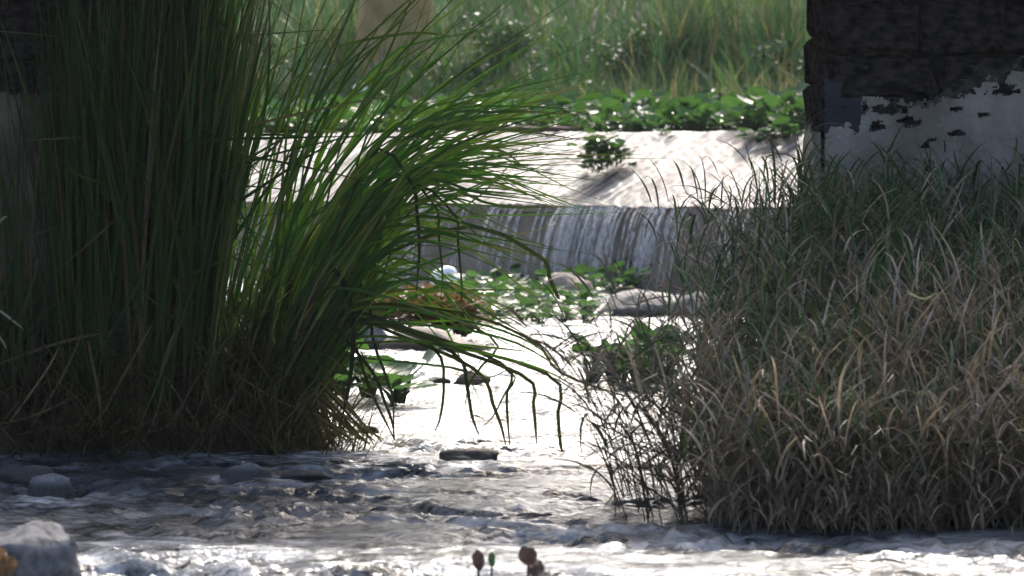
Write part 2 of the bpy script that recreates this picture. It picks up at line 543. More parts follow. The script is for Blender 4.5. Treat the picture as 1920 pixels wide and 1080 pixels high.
out = n.new('ShaderNodeOutputMaterial'); p = n.new('ShaderNodeBsdfPrincipled'); tr = n.new('ShaderNodeBsdfTranslucent'); mx = n.new('ShaderNodeMixShader')
tp = n.new('ShaderNodeBsdfTransparent'); mx2 = n.new('ShaderNodeMixShader')
p.inputs['Base Color'].default_value = (.72, .72, .72, 1); p.inputs['Roughness'].default_value = .25
tr.inputs['Color'].default_value = (.8, .8, .8, 1); mx.inputs[0].default_value = .55
tx = n.new('ShaderNodeTexCoord'); mp = n.new('ShaderNodeMapping'); mp.inputs['Scale'].default_value = (34, 34, 4)
no = n.new('ShaderNodeTexNoise'); no.inputs['Scale'].default_value = 1; no.inputs['Detail'].default_value = 3
l.new(tx.outputs['Object'], mp.inputs[0]); l.new(mp.outputs[0], no.inputs[0])
mr = n.new('ShaderNodeMapRange'); mr.inputs['From Min'].default_value = .35; mr.inputs['From Max'].default_value = .65
mr.inputs['To Min'].default_value = .0; mr.inputs['To Max'].default_value = .8
l.new(no.outputs[0], mr.inputs['Value'])
l.new(p.outputs[0], mx.inputs[1]); l.new(tr.outputs[0], mx.inputs[2])
l.new(mr.outputs[0], mx2.inputs[0]); l.new(tp.outputs[0], mx2.inputs[1]); l.new(mx.outputs[0], mx2.inputs[2])
l.new(mx2.outputs[0], out.inputs[0])
M['fall'] = m
wf = obj('waterfall', mesh_np('waterfall', np.concatenate(SV), np.concatenate(SF)), M['fall'])
tag(wf, kind='structure')

# pool above the weir
tt, qq = np.meshgrid(np.linspace(-16, 26, 120), np.linspace(RUN + 0.3, 7.4, 60))
xx, yy = weir_xy(tt, qq)
um = grid_mesh('water', xx, yy, CREST_Z + 0.012 + 0.003 * wavy(xx, yy, 61, .3))
tag(obj('water', um, M['still']), kind='structure')


# ------------------------------------------------------------------ bridge piers and deck
PIER_F, PIER_B, DECK_Z, DECK_T = 14.4, 14.9, 2.5, 0.42


def box_mesh(name, x0, x1, y0, y1, z0, z1):
    v = np.array([(x, y, z) for z in (z0, z1) for y in (y0, y1) for x in (x0, x1)])
    f = np.array([(0, 2, 3, 1), (4, 5, 7, 6), (0, 1, 5, 4), (2, 6, 7, 3), (0, 4, 6, 2), (1, 3, 7, 5)])
    return mesh_np(name, v, f, smooth=False)


def stone_mesh(i):
    """a rough block about 1 x 1 x 1 with chamfered, uneven edges, bulging on -Y"""
    r = np.random.default_rng(100 + i)
    g = np.array([-.5, -.38, .38, .5])
    xx, zz = np.meshgrid(g, g)
    yy = np.full_like(xx, -.5)
    edge = (np.abs(xx) > .45) | (np.abs(zz) > .45)
    yy[edge] += .22
    xx = xx + r.normal(0, .035, xx.shape); zz = zz + r.normal(0, .05, xx.shape)
    yy = yy + r.normal(0, .12, xx.shape)
    V = [np.stack([xx, yy, zz], -1).reshape(-1, 3)]
    ring = [0, 1, 2, 3, 7, 11, 15, 14, 13, 12, 8, 4]
    bk = V[0][ring].copy(); bk[:, 1] = .5
    V.append(bk)
    idx = np.arange(16).reshape(4, 4)
    f = np.stack([idx[:-1, :-1], idx[:-1, 1:], idx[1:, 1:], idx[1:, :-1]], -1).reshape(-1, 4).tolist()
    for k in range(12):
        a, b = ring[k], ring[(k + 1) % 12]
        f.append((b, a, 16 + k, 16 + (k + 1) % 12))
    return mesh_np('stone', np.concatenate(V), np.array(f), smooth=False)


STONES = [stone_mesh(i) for i in range(7)]


def lay_stones(parent, org, along, out, length, z0, z1, seed):
    """courses of stones on a face that starts at org, runs along and faces out"""
    r = random.Random(seed)
    z = z0
    rz = math.atan2(out[1], out[0]) + math.pi / 2
    while z < z1 - .05:
        h = min(r.uniform(.17, .27), z1 - z)
        s = r.uniform(-.2, 0)
        while s < length:
            wd = r.uniform(.22, .6)
            a, b = max(s, 0), min(s + wd, length)
            if b - a > .05:
                o = obj('stone', r.choice(STONES), M['soot_stone'], parent)
                c = (a + b) / 2
                o.location = (org[0] + along[0] * c + out[0] * -.045, org[1] + along[1] * c + out[1] * -.045, z + h / 2)
                o.rotation_euler = (0, 0, rz + r.uniform(-.015, .015))
                o.scale = (b - a - .008, .14 + r.uniform(-.02, .03), h - .007)
            s += wd
        z += h


def plaster_sheet(name, parent, org, along, out, length, z0, z1, keep, mat, thick=.03, off=.045, cell=.0062):
    ns, nz = int(length / cell), int((z1 - z0) / cell)
    S, Zg = np.meshgrid(np.linspace(0, length, ns + 1), np.linspace(z0, z1, nz + 1))
    sc, zc = (S[:-1, :-1] + S[1:, 1:]) / 2, (Zg[:-1, :-1] + Zg[1:, 1:]) / 2
    k = keep(sc, zc)
    S = S + .0022 * wavy(S, Zg, 71, .03); Zg = Zg + .0022 * wavy(S, Zg, 72, .03)
    depth = off + .006 * wavy(S, Zg, 73, .35) + .003 * wavy(S, Zg, 74, .09)
    fr = np.stack([org[0] + along[0] * S + out[0] * depth, org[1] + along[1] * S + out[1] * depth, Zg], -1).reshape(-1, 3)
    d2 = off - thick
    bk = np.stack([org[0] + along[0] * S + out[0] * d2, org[1] + along[1] * S + out[1] * d2, Zg], -1).reshape(-1, 3)
    N = len(fr)
    idx = np.arange(N).reshape(nz + 1, ns + 1)
    q = [np.stack([idx[:-1, :-1][k], idx[:-1, 1:][k], idx[1:, 1:][k], idx[1:, :-1][k]], -1)]
    kp = np.pad(k, 1)
    for (dy, dx, a, b) in ((0, -1, (1, 0), (0, 0)), (0, 1, (0, 1), (1, 1)), (-1, 0, (0, 0), (0, 1)), (1, 0, (1, 1), (1, 0))):
        e = k & ~kp[1 + dy:1 + dy + nz, 1 + dx:1 + dx + ns]
        A = idx[a[0]:a[0] + nz, a[1]:a[1] + ns][e]; B = idx[b[0]:b[0] + nz, b[1]:b[1] + ns][e]
        q.append(np.stack([A, A + N, B + N, B], -1))
    Fc = np.concatenate(q)
    used, inv = np.unique(Fc, return_inverse=True)
    V = np.concatenate([fr, bk])[used]
    return obj(name, mesh_np(name, V, inv.reshape(Fc.shape), smooth=False), mat, parent)


PX = 1.403
pier = empty('bridge_pier', (PX + 1.6, PIER_F, 0))
tag(pier, 'blackened stone bridge pier with peeling white plaster behind the right grass', 'bridge pier')
ox, oy = pier.location.x, pier.location.y
obj('core', box_mesh('core', PX + .04 - ox, PX + 3.4 - ox, .04, PIER_B - PIER_F - .04, -.4, DECK_Z), M['mortar'], pier)
lay_stones(pier, (PX - ox, 0), (1, 0), (0, -1), 2.0, 1.1, 2.5, 1)
lay_stones(pier, (PX - ox, PIER_B - PIER_F), (0, -1), (-1, 0), PIER_B - PIER_F, 1.1, 2.5, 2)


def zv(v, d): return CAM_Z - (v - HORIZON) / F * d


def keep_front(s, z, g=0.0):
    u = 960 + (PX + s) / PIER_F * F
    v = HORIZON + (CAM_Z - z) / PIER_F * F
    top = np.interp(u, [1540, 1608, 1618, 1640, 1660, 1690, 1715, 1760, 1800, 1850, 1900, 1940, 2100, 2500], [246, 238, 150, 182, 195, 190, 205, 190, 175, 158, 135, 118, 120, 140])
    top = top + 9 * wavy(s, z, 81, .11) + 7 * wavy(s, z, 82, .045) + 4 * wavy(s, z, 87, .02)
    top = top - g * (14 + 12 * wavy(s, z, 88, .12) + 6 * wavy(s, z, 89, .03))
    k = v > top
    for (a, b, ra, rb) in ((1640, 237, 17, 11), (1703, 228, 22, 10), (1880, 168, 19, 13), (1665, 205, 38, 10), (1790, 205, 12, 5), (1618, 205, 6, 14), (1790, 250, 18, 6), (1745, 262, 9, 4), (1840, 215, 10, 5)):
        e = ((u - a) / ra) ** 2 + ((v - b) / rb) ** 2 + .45 * wavy(s, z, 83, .05) + .25 * wavy(s, z, 80, .018)
        k &= e > 1 - .5 * g
    return k


def keep_side(s, z):
    return HORIZON + (CAM_Z - z) / 14.6 * F > 244 + 8 * wavy(s, z, 84, .08) + 5 * wavy(s, z, 85, .04)


def keep_patch(s, z):
    u = 960 + (PX + s) / PIER_F * F
    v = HORIZON + (CAM_Z - z) / PIER_F * F
    return (v > 152 + 5 * wavy(s, z, 86, .1)) & (v < 262) & (u < 1612 + 5 * wavy(s, z, 79, .08))


plaster_sheet('plaster', pier, (PX - ox, 0), (1, 0), (0, -1), 1.6, -.1, 1.85, keep_front, M['plaster_white'])
plaster_sheet('undercoat', pier, (PX - ox, 0), (1, 0), (0, -1), 1.6, .9, 1.85, lambda s, z: keep_front(s, z, 1.0), M['undercoat'], .02, .036)
plaster_sheet('render_patch', pier, (PX - ox, 0), (1, 0), (0, -1), .4, .9, 1.75, keep_patch, M['slate'], .02, .039)['label'] = 'blue-grey render patch'
plaster_sheet('plaster', pier, (PX - ox, PIER_B - PIER_F), (0, -1), (-1, 0), PIER_B - PIER_F, .2, 1.85, keep_side, M['plaster_white'])

LX = -1.385
pierl = empty('bridge_pier', (LX - 1.6, PIER_F, 0))
tag(pierl, 'bridge pier behind the tall reeds, black above and beige plastered below', 'bridge pier')
ox, oy = pierl.location.x, pierl.location.y
obj('core', box_mesh('core', LX - 3.4 - ox, LX - .04 - ox, .04, PIER_B - PIER_F - .04, -.4, DECK_Z), M['mortar'], pierl)
lay_stones(pierl, (LX - 2.0 - ox, 0), (1, 0), (0, -1), 2.0, 1.3, 2.5, 3)
lay_stones(pierl, (LX - ox, 0), (0, 1), (1, 0), PIER_B - PIER_F, 1.3, 2.5, 4)
zt = zv(175, PIER_F)
plaster_sheet('plaster', pierl, (LX - 1.9 - ox, 0), (1, 0), (0, -1), 1.9, -.1, 1.7, lambda s, z: z < zt + .006 * wavy(s, z, 91, .2) + .008 * wavy(s, z, 92, .05), M['plaster_beige'], cell=.012)
plaster_sheet('plaster', pierl, (LX - ox, 0), (0, 1), (1, 0), PIER_B - PIER_F, .2, 1.7, lambda s, z: z < zt + .02 * wavy(s, z, 93, .2), M['plaster_beige'], cell=.014)

deck = empty('bridge_deck', (0, 14.65, DECK_Z))
tag(deck, 'dark stone bridge deck spanning the stream between the two piers', 'bridge deck')
hy = 0.0
obj('slab', box_mesh('slab', -9, 9, -1.35, .95, .003, DECK_T), M['mortar'], deck)
for s in (-1, 1):
    y0 = -1.33 if s < 0 else .71
    obj('kerb', box_mesh('kerb', -9, 9, y0, y0 + .22, DECK_T + .002, DECK_T + .14), M['soot_stone'], deck)

# ------------------------------------------------------------------ rocks
def rock_mesh(name, seed, rough=0.35, sub=3, boxy=0.0):
    import bmesh
    bm = bmesh.new()
    bmesh.ops.create_icosphere(bm, subdivisions=sub, radius=1)
    o = Vector((seed * 7.3, seed * 3.1, seed * 1.7))
    for v in bm.verts:
        d = v.co.normalized()
        if boxy:
            mx_ = max(abs(d.x), abs(d.y), abs(d.z))
            d = d.lerp(d / mx_ * .85, boxy)
        k = 1 + rough * mnoise.noise(d * 1.3 + o) + rough * .45 * mnoise.noise(d * 3.1 + o) + rough * .16 * mnoise.noise(d * 8 + o)
        v.co = d * k
    me = bpy.data.meshes.new(name)
    bm.to_mesh(me); bm.free()
    for pl in me.polygons: pl.use_smooth = True
    return me


def rock(label, u, v, wpx, hpx, mat, seed, depth=0.8, rz=0.0, sink=.25, rough=.35, boxy=0.0, cat='rock', name='rock', sub=3):
    """a stone whose waterline is seen at (u, v), wpx wide and hpx high in the photo"""
    g = G(u, v, 0)
    sc = g.y / F
    o = obj(name, rock_mesh(name, seed, rough, sub, boxy), mat)
    hw, hh = wpx * sc / 2, hpx * sc
    o.scale = (hw, hw * depth, hh / (1 - sink) / 1.0)
    o.location = (g.x, g.y + hw * depth * .6, -hh * sink)
    o.rotation_euler = (0, 0, rz)
    tag(o, label, cat)
    return o


rock('large grey boulder beside the brown withered hyacinths in mid stream', 662, 648, 165, 52, M['rock_grey'], 1, .7, rough=.22)
rock('low brown boulder under the withered hyacinths, right of the grey boulder', 800, 652, 190, 30, M['rock_brown'], 2, .6)
rock('long pale brown rock at the foot of the weir behind the hyacinth mat', 985, 530, 160, 46, M['rock_brown'], 3, .5)
rock('rounded grey rock at the right side of the hyacinth mat', 1068, 564, 115, 46, M['rock_brown'], 4, .6, rough=.25)
rock('dark brown rock half hidden by grass stalks right of the hyacinth mat', 1215, 588, 170, 34, M['rock_wet'], 5, .6)
rock('second dark rock deeper in the grass stalks by the right bank', 1330, 592, 150, 40, M['rock_wet'], 15, .6)
rock('flat brown stone slab breaking the bright water in mid stream', 880, 858, 112, 15, M['rock_brown'], 6, .45, rough=.4)
rock('small dark stone in the bright water beside the near hyacinth', 820, 716, 44, 9, M['rock_wet'], 7, .6)
rock('small pale stone with twigs caught on it in the bright water', 888, 716, 66, 17, M['rock_brown'], 8, .6)
rock('grey stone in the dark water below the reed clump', 462, 893, 100, 22, M['rock_grey'], 9, .6)
rock('flat dark stone just right of the grey stone below the reeds', 570, 892, 90, 8, M['rock_wet'], 10, .5)
rock('rounded grey stone at the left edge of the dark water', 92, 922, 82, 32, M['rock_grey'], 12, .7, rough=.25)
rock('dark flat stone behind the rounded grey stone at the left edge', 55, 892, 110, 16, M['rock_wet'], 13, .6)
rock('small dark wet stone near the roots of the reed clump', 690, 806, 40, 8, M['rock_wet'], 17, .5)
g = G(60, 1110, 0)
o = obj('rock', rock_mesh('rock', 21, .25, 4, .75), rock_mat('shaded_grey_stone', (0.06, 0.06, 0.065), (0.14, 0.142, 0.15), 5, 0.8, 0.6, 0.2, wet=True))  # darker copy of the grey stone, shade put into its colour
o.scale = (.17, .15, .18); o.location = (g.x - .02, g.y + .06, .025); o.rotation_euler = (.1, -.06, .5)
tag(o, 'big angular grey rock in the bottom left foreground', 'rock')

# ------------------------------------------------------------------ water hyacinths
def hyacinth_leaf_mesh(i):
    r = np.random.default_rng(300 + i)
    hgt, reach = r.uniform(.10, .2), r.uniform(.04, .13)
    R = r.uniform(.042, .062)
    tilt = r.uniform(.1, .95)
    pts = [Vector((reach * s ** 1.5, 0, hgt * (1 - (1 - s) ** 1.4))) for s in (0, .3, .65, 1)]
    rad = [.007, .010, .006, .004]
    V, Fc = [], []
    for p_, ra in zip(pts, rad):
        for k in range(4):
            a = k * math.pi / 2
            V.append((p_.x + ra * math.cos(a), p_.y + ra * math.sin(a), p_.z))
    for s in range(3):
        for k in range(4):
            a, b = s * 4 + k, s * 4 + (k + 1) % 4
            Fc.append((a, b, b + 4, a + 4))
    base = len(V)
    n = 10
    ca, sa = math.cos(tilt), math.sin(tilt)
    def place(x, y, z):
        x2, z2 = x * ca - z * sa, x * sa + z * ca
        return (pts[-1].x + x2, pts[-1].y + y, pts[-1].z + z2)
    V.append(place(R * .75, 0, -.008))
    for ring, rr in ((1, .55), (2, 1)):
        for k in range(n):
            a = k * 2 * math.pi / n
            x = R * .9 + rr * R * math.cos(a) * .95
            y = rr * R * math.sin(a) * 1.05
            if k == n // 2 and ring == 2: x += R * .3
            V.append(place(x, y, rr ** 2 * .014 + .004 * math.sin(3 * a + i) - .008))
    tris = []
    for k in range(n):
        k2 = (k + 1) % n
        tris.append((base, base + 1 + k, base + 1 + k2))
        Fc.append((base + 1 + k, base + 1 + n + k, base + 1 + n + k2, base + 1 + k2))
    me = bpy.data.meshes.new('leaf')
    me.from_pydata(V, [], Fc + tris)
    for pl in me.polygons: pl.use_smooth = True
    return me


def variants(mat, n):
    out = []
    for i in range(n):
        me = hyacinth_leaf_mesh(i); me.materials.append(mat); out.append(me)
    return out


HY = variants(M['hyacinth'], 8)
HYB = variants(M['hyacinth_brown'], 6)


def hyacinth(x, y, z, n, size, label, group=None, meshes=HY, seed=0, name='water_hyacinth', squat=1.0):
    r = random.Random(seed)
    root = empty(name, (x, y, z), r.uniform(0, 6.3))
    tag(root, label, 'water plant', group)
    for k in range(n):
        o = obj('leaf', r.choice(meshes), None, root)
        o.rotation_euler = (r.uniform(-.25, .25), r.uniform(-.25, .25), k * 2.4 + r.uniform(-.4, .4))
        s = size * r.uniform(.7, 1.2)
        o.scale = (s, s, s * squat * r.uniform(.6, 1.25))
        o.location = (r.uniform(-.03, .03), r.uniform(-.03, .03), 0)
    return root


def joined(meshes, places):
    """one mesh of many leaves; places = list of (mesh index, matrix)"""
    V, Fq, Ft, off = [], [], [], 0
    for mi, mw in places:
        me = meshes[mi]
        for v in me.vertices: V.append(mw @ v.co)
        for pl in me.polygons: Fq.append([off + i for i in pl.vertices])
        off += len(me.vertices)
    m = bpy.data.meshes.new('foliage')
    m.from_pydata(V, [], Fq)
    m.materials.append(meshes[0].materials[0])
    for pl in m.polygons: pl.use_smooth = True
    return m


def plant_mesh(seed, n=13, meshes=HY):
    r = random.Random(seed)
    pl = []
    for k in range(n):
        s = r.uniform(.75, 1.25)
        pl.append((r.randrange(len(meshes)), Matrix.Translation((r.uniform(-.05, .05), r.uniform(-.05, .05), 0)) @ Matrix.Rotation(k * 2.4 + r.uniform(-.4, .4), 4, 'Z') @ Matrix.Rotation(r.uniform(-.25, .25), 4, 'X') @ Matrix.Scale(s, 4)))
    return joined(meshes, pl)


def where(u):
    return ('seen through the leaning reed blades' if u < 640 else 'above the left half of the apron' if u < 900 else 'behind the driftwood on the crest' if u < 1070
            else 'above the stranded tuft' if u < 1210 else 'above the bare white stretch of crest' if u < 1385 else 'beside the right pier')


# along the crest: the front ones with leaves of their own, those behind as one mesh each
r = random.Random(5)
k = 0
for u in range(420, 1545, 21):
    t = None
    uu = u + r.uniform(-8, 8)
    kk = (uu - 960) / F
    for row, qb in enumerate((RUN + .42, RUN + .85)):
        xq, yq = weir_xy(0, qb)
        t = (xq - kk * yq) / (math.cos(YAW) + kk * math.sin(YAW))
        x, y = weir_xy(t, qb + r.uniform(-.15, .2))
        if row == 0 and 1225 < uu < 1375: continue
        tall = 1.45 if uu > 1385 else (1.15 if row else .8)
        z = CREST_Z + .0
        hyacinth(x, y, z, 10 if row == 0 else 11, tall * r.uniform(.85, 1.15),
                 ('tall glossy hyacinth overhanging the crest ' + ('left of' if uu < 1455 else 'right beside') + ' the right pier clump') if uu > 1385 else
                 (('round leaved hyacinth in front of the crest mat ' if row == 0 else 'second row hyacinth of the crest mat ') + where(uu)),
                 'water hyacinths beside the right pier' if uu > 1385 else ('hyacinths along the front of the crest mat' if row == 0 else 'hyacinths just behind the crest'), HY, k)
        k += 1
PM = [plant_mesh(900 + i) for i in range(8)]
backs = []
for i in range(190):
    uu = r.uniform(400, 1540); qb = RUN + 1.25 + 4.2 * r.random()
    kk = (uu - 960) / F
    xq, yq = weir_xy(0, qb)
    t = (xq - kk * yq) / (math.cos(YAW) + kk * math.sin(YAW))
    x, y = weir_xy(t, qb)
    if i >= 40:
        s = r.uniform(1.1, 1.6)
        backs.append((r.randrange(8), Matrix.Translation((x, y, CREST_Z + .02)) @ Matrix.Rotation(r.uniform(0, 6.3), 4, 'Z') @ Matrix.Diagonal((s, s, s * 1.1, 1))))
        continue
    o = obj('water_hyacinth', r.choice(PM))
    o.location = (x, y, CREST_Z + .02); o.rotation_euler = (0, 0, r.uniform(0, 6.3)); s = r.uniform(1.1, 1.6); o.scale = (s, s, s * 1.1)
    tag(o, 'water hyacinth in the back of the floating mat ' + where(uu), 'water plant', 'hyacinths at the back of the mat')
tag(obj('water_hyacinth_mat', joined(PM, backs)), 'floating mat of water hyacinths reaching back to the grassy bank', 'water plants', kind='stuff')
# the tuft hanging over the edge on the right, and the one stranded on the apron


def on_apron(u, v):
    """place on the apron's slope seen at (u, v)"""
    best = None
    for q_ in np.linspace(0, RUN, 80):
        kk = (u - 960) / F
        xq, yq = weir_xy(0, q_)
        t = (xq - kk * yq) / (math.cos(YAW) + kk * math.sin(YAW))
        x, y = weir_xy(t, q_)
        z = LIP_Z + (CREST_Z - LIP_Z) * q_ / RUN
        vv = HORIZON + (CAM_Z - z) / y * F
        if best is None or abs(vv - v) < best[0]: best = (abs(vv - v), x, y, z)
    return best[1:]


x, y, z = on_apron(1133, 330)
tuft = empty('water_hyacinth', (x, y, z))
tag(tuft, 'lone round green water hyacinth tuft stranded halfway down the white apron', 'water plant')
for i in range(130):
    o = obj('leaf', r.choice(HY), None, tuft)
    s = r.uniform(.8, 1.25)
    o.scale = (s * 1.05, s * 1.05, s * r.uniform(.3, .6))
    an, ra = r.uniform(0, 6.28), r.random() ** .5
    o.location = (.2 * ra * math.cos(an), r.uniform(-.1, .1), .15 + .15 * ra * math.sin(an))
    o.rotation_euler = (r.uniform(-.3, .3), r.uniform(-.3, .3), r.uniform(0, 6.3))
for i, (u, v, lab) in enumerate(((1425, 268, 'hyacinth tuft hanging over the crest onto the apron, left of the right pier'), (1475, 262, 'hyacinth tuft drooping over the crest beside the right pier'), (1240, 256, 'small dark hyacinth tuft at the left end of the open crest'))):
    x, y, z = on_apron(u, v)
    hyacinth(x, y, z, 22 if i < 2 else 7, 1.2 if i < 2 else .7, lab, None, HY, 700 + i, squat=.5)

# floating mat below the weir
mat_spots = []
for i in range(84):
    u, v = r.uniform(850, 1110), r.uniform(540, 606)
    if v > 575 and u < 900: v -= 25
    mat_spots.append((u, v))
for i in range(14): mat_spots.append((r.uniform(860, 960), r.uniform(532, 560)))
for i in range(16): mat_spots.append((r.uniform(1085, 1200), r.uniform(530, 552)))
for i in range(12): mat_spots.append((r.uniform(610, 760), r.uniform(532, 556)))
for i, (u, v) in enumerate(mat_spots):
    g = G(u, v, 0)
    if i < 98: lab, grp = 'water hyacinth in the ' + ('far' if v < 562 else 'middle' if v < 584 else 'near') + (' left' if u < 935 else ' right' if u > 1030 else ' centre') + ' of the floating mat below the weir', 'hyacinths of the mid pool mat'
    elif i < 114: lab, grp = 'bright hyacinth at the foot of the waterfall by the right rocks', 'hyacinths at the waterfall foot'
    else: lab, grp = 'hyacinth seen through the reed blades below the left of the weir', 'hyacinths behind the leaning reeds'
    hyacinth(g.x, g.y, -.01, 11, r.uniform(.75, 1.1), lab, grp, HY, 2000 + i, squat=.6 if i < 98 else 1.0)

# brown withered ones on the boulders
for i in range(46):
    u = r.uniform(590, 875) if i < 34 else r.uniform(770, 885); v = 640 + r.uniform(-6, 6)
    zr = r.uniform(.0, .1) if 620 < u < 860 else 0
    g = G(u, v, 0)
    hyacinth(g.x, g.y + r.uniform(.0, .25), zr + (0.06 if u < 740 else 0.04), 10, r.uniform(.85, 1.25), 'withered brown water hyacinth ' + ('left of the grey boulder' if u < 640 else 'behind the grey boulder' if u < 720 else 'on the low brown boulder' if u < 820 else 'at the right tip of the brown boulder'), 'withered hyacinths on the boulders', HYB, 3000 + i, 'withered_hyacinth', .75)
# near, left: big single leaves
near = ((640, 738, 1.35, 'broad leaved green hyacinth beside the roots of the leaning reeds'), (690, 742, 1.35, 'green hyacinth between the two others in the bright water by the reeds'),
        (745, 752, 1.25, 'hyacinth with one tall round leaf, farthest out in the bright water'), (612, 748, 1.3, 'shaded hyacinth half hidden behind the leaning reed stems'))
for i, (u, v, s, lab) in enumerate(near):
    g = G(u, v, 0)
    hyacinth(g.x, g.y, -.01, 20, s, lab, None, HY, 4000 + i, squat=.75)
for i in range(15):
    u, v = r.uniform(1100, 1270), r.uniform(698, 722)
    g = G(u, v, 0)
    hyacinth(g.x, g.y, 0, 12, r.uniform(.75, 1.05), 'green hyacinth in the clump behind the grass stalks of the right bank', 'hyacinths behind the grass stalks', HY, 5000 + i)

# ------------------------------------------------------------------ grass on the far bank
GREENS = .82 * np.array([(0.042, 0.10, 0.04), (0.056, 0.12, 0.045), (0.032, 0.08, 0.036), (0.075, 0.13, 0.055), (0.038, 0.095, 0.05)])
DRY = np.array([(0.20, 0.155, 0.09), (0.15, 0.11, 0.065), (0.24, 0.20, 0.13), (0.12, 0.085, 0.05)])


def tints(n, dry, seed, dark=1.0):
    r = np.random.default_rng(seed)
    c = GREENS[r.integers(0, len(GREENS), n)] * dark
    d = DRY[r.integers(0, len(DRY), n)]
    pick = r.random(n) < dry
    c = np.where(pick[:, None], d, c)
    return c * r.uniform(.7, 1.3, (n, 1))


def grass_mass(name, x, y, z, length, th, bend, width, tint, mat, K=5, seed=0, phi=None):
    n = len(x)
    r = np.random.default_rng(seed)
    if phi is None: phi = r.uniform(0, 6.28, n)
    C = sweep(np.stack([x, y, z], -1), th, phi, length, bend, K, 1.4, r.normal(0, .4, n))
    s = np.linspace(0, 1, K)
    Wd = width[:, None] * np.clip(1.05 - s ** 2.2, .06, 1)[None, :]
    V, Fc, per = ribbons(C, Wd, side_of(phi, r.normal(0, .7, n)))
    return mesh_np(name, V, Fc, np.repeat(tint, per, 0))


r2 = np.random.default_rng(8)
n = 52000
qd = 5.9 + 13 * r2.random(n) ** 1.5
tdist = r2.uniform(-14, 24, n)
x, y = weir_xy(tdist, qd)
ok = np.abs(x / y) < .22
x, y, qd = x[ok], y[ok], qd[ok]
n = len(x)
tuft_n = wavy(x, y, 101, 1.4, 12)
patch = wavy(x, y, 102, 3.0, 10)
L = np.clip(.55 + .32 * tuft_n + .02 * qd, .25, 1.4) * r2.uniform(.7, 1.25, n)
u = 960 + x / y * F
dryness = np.clip(.07 + .1 * patch + .1 * sstep(1230, 1500, u) * (np.abs(np.sin(u / 60)) ** 2), .03, .7)
tn = tints(n, 0, 9) * (0.85 + .25 * sstep(-1, 1, tuft_n))[:, None]
isdry = r2.random(n) < dryness
tn[isdry] = DRY[r2.integers(0, 4, isdry.sum())] * r2.uniform(.6, 1.1, (isdry.sum(), 1))
gm = grass_mass('grass', x, y, ground_z(x, y) - .03, L, r2.uniform(.02, .5, n), r2.uniform(.2, 1.5, n), r2.uniform(.006, .013, n), tn, M['grass'], 5, 10)
tag(obj('grass', gm, M['grass']), 'dense green grass covering the slope beyond the weir', 'grass', kind='stuff')


def tussock(name, label, cat, u, q_, n, h, spread, dry, seed, width=(.007, .014), group=None, upright=.25, dark=1.0):
    kk = (u - 960) / F
    xq, yq = weir_xy(0, q_)
    t = (xq - kk * yq) / (math.cos(YAW) + kk * math.sin(YAW))
    x0, y0 = weir_xy(t, q_)
    z0 = float(ground_z(x0, y0))
    root = empty(name, (x0, y0, z0))
    tag(root, label, cat, group)
    r = np.random.default_rng(seed)
    x, y = r.normal(0, spread, n), r.normal(0, spread, n)
    z = ground_z(x + x0, y + y0) - z0 - .03
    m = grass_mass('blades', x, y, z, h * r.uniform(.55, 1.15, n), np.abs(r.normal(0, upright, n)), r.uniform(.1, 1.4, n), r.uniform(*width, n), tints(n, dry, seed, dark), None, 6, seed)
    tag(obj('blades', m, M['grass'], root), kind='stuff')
    return root


tall = [(470, 5.8, 'tall dark green reed stand beyond the mat, farthest left'), (560, 6.0, 'tall green reed stand left of the tan trunk'),
        (640, 6.6, 'green reed tuft at the left foot of the tan trunk'), (850, 6.2, 'green tuft right of the tan trunk behind the arching reeds'),
        (738, 6.7, 'green tuft straight in front of the tan trunk'), (700, 7.0, 'thin grass tuft at the left edge of the tan trunk'), (985, 6.4, 'dark green tuft right of the arching reed tips'), (1060, 6.3, 'light green grass tuft above the middle of the mat'),
        (1150, 6.2, 'bright green tuft above the stranded hyacinth'), (1230, 6.6, 'green and dry grass tuft left of the dark bush'),
        (1420, 6.4, 'grass tuft with brown stems right of the dark bush'), (1500, 6.2, 'pale dry tuft against the left edge of the right pier')]
for i, (u, q_, lab) in enumerate(tall):
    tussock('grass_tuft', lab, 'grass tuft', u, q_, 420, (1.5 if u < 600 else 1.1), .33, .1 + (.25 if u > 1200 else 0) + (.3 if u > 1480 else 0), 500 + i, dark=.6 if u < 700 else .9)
for i, (u, q_, lab) in enumerate(((1330, 9.5, 'tall olive reed tuft high on the bank above the dark bush'), (1450, 9.0, 'olive reed tuft near the top of the pier edge'), (1270, 8.4, 'green and brown reed tuft on the bank left of the dark bush'), (620, 9.0, 'olive reed tuft on the bank left of the trunk'))):
    tussock('reed_tuft', lab, 'reed tuft', u, q_, 260, 1.5, .25, .22, 560 + i, upright=.16)


def leaf_cloud(name, pts, size, tint, seed):
    r = np.random.default_rng(seed)
    n = len(pts)
    a = r.normal(0, 1, (n, 3)); a /= np.linalg.norm(a, axis=1, keepdims=True)
    b = np.cross(a, r.normal(0, 1, (n, 3))); b /= np.linalg.norm(b, axis=1, keepdims=True)
    s = size * r.uniform(.6, 1.3, (n, 1))
    V = np.stack([pts - a * s, pts + b * s * .45, pts + a * s, pts - b * s * .45], 1).reshape(-1, 3)
    return mesh_np(name, V, np.arange(4 * n).reshape(-1, 4), np.repeat(tint, 4, 0))


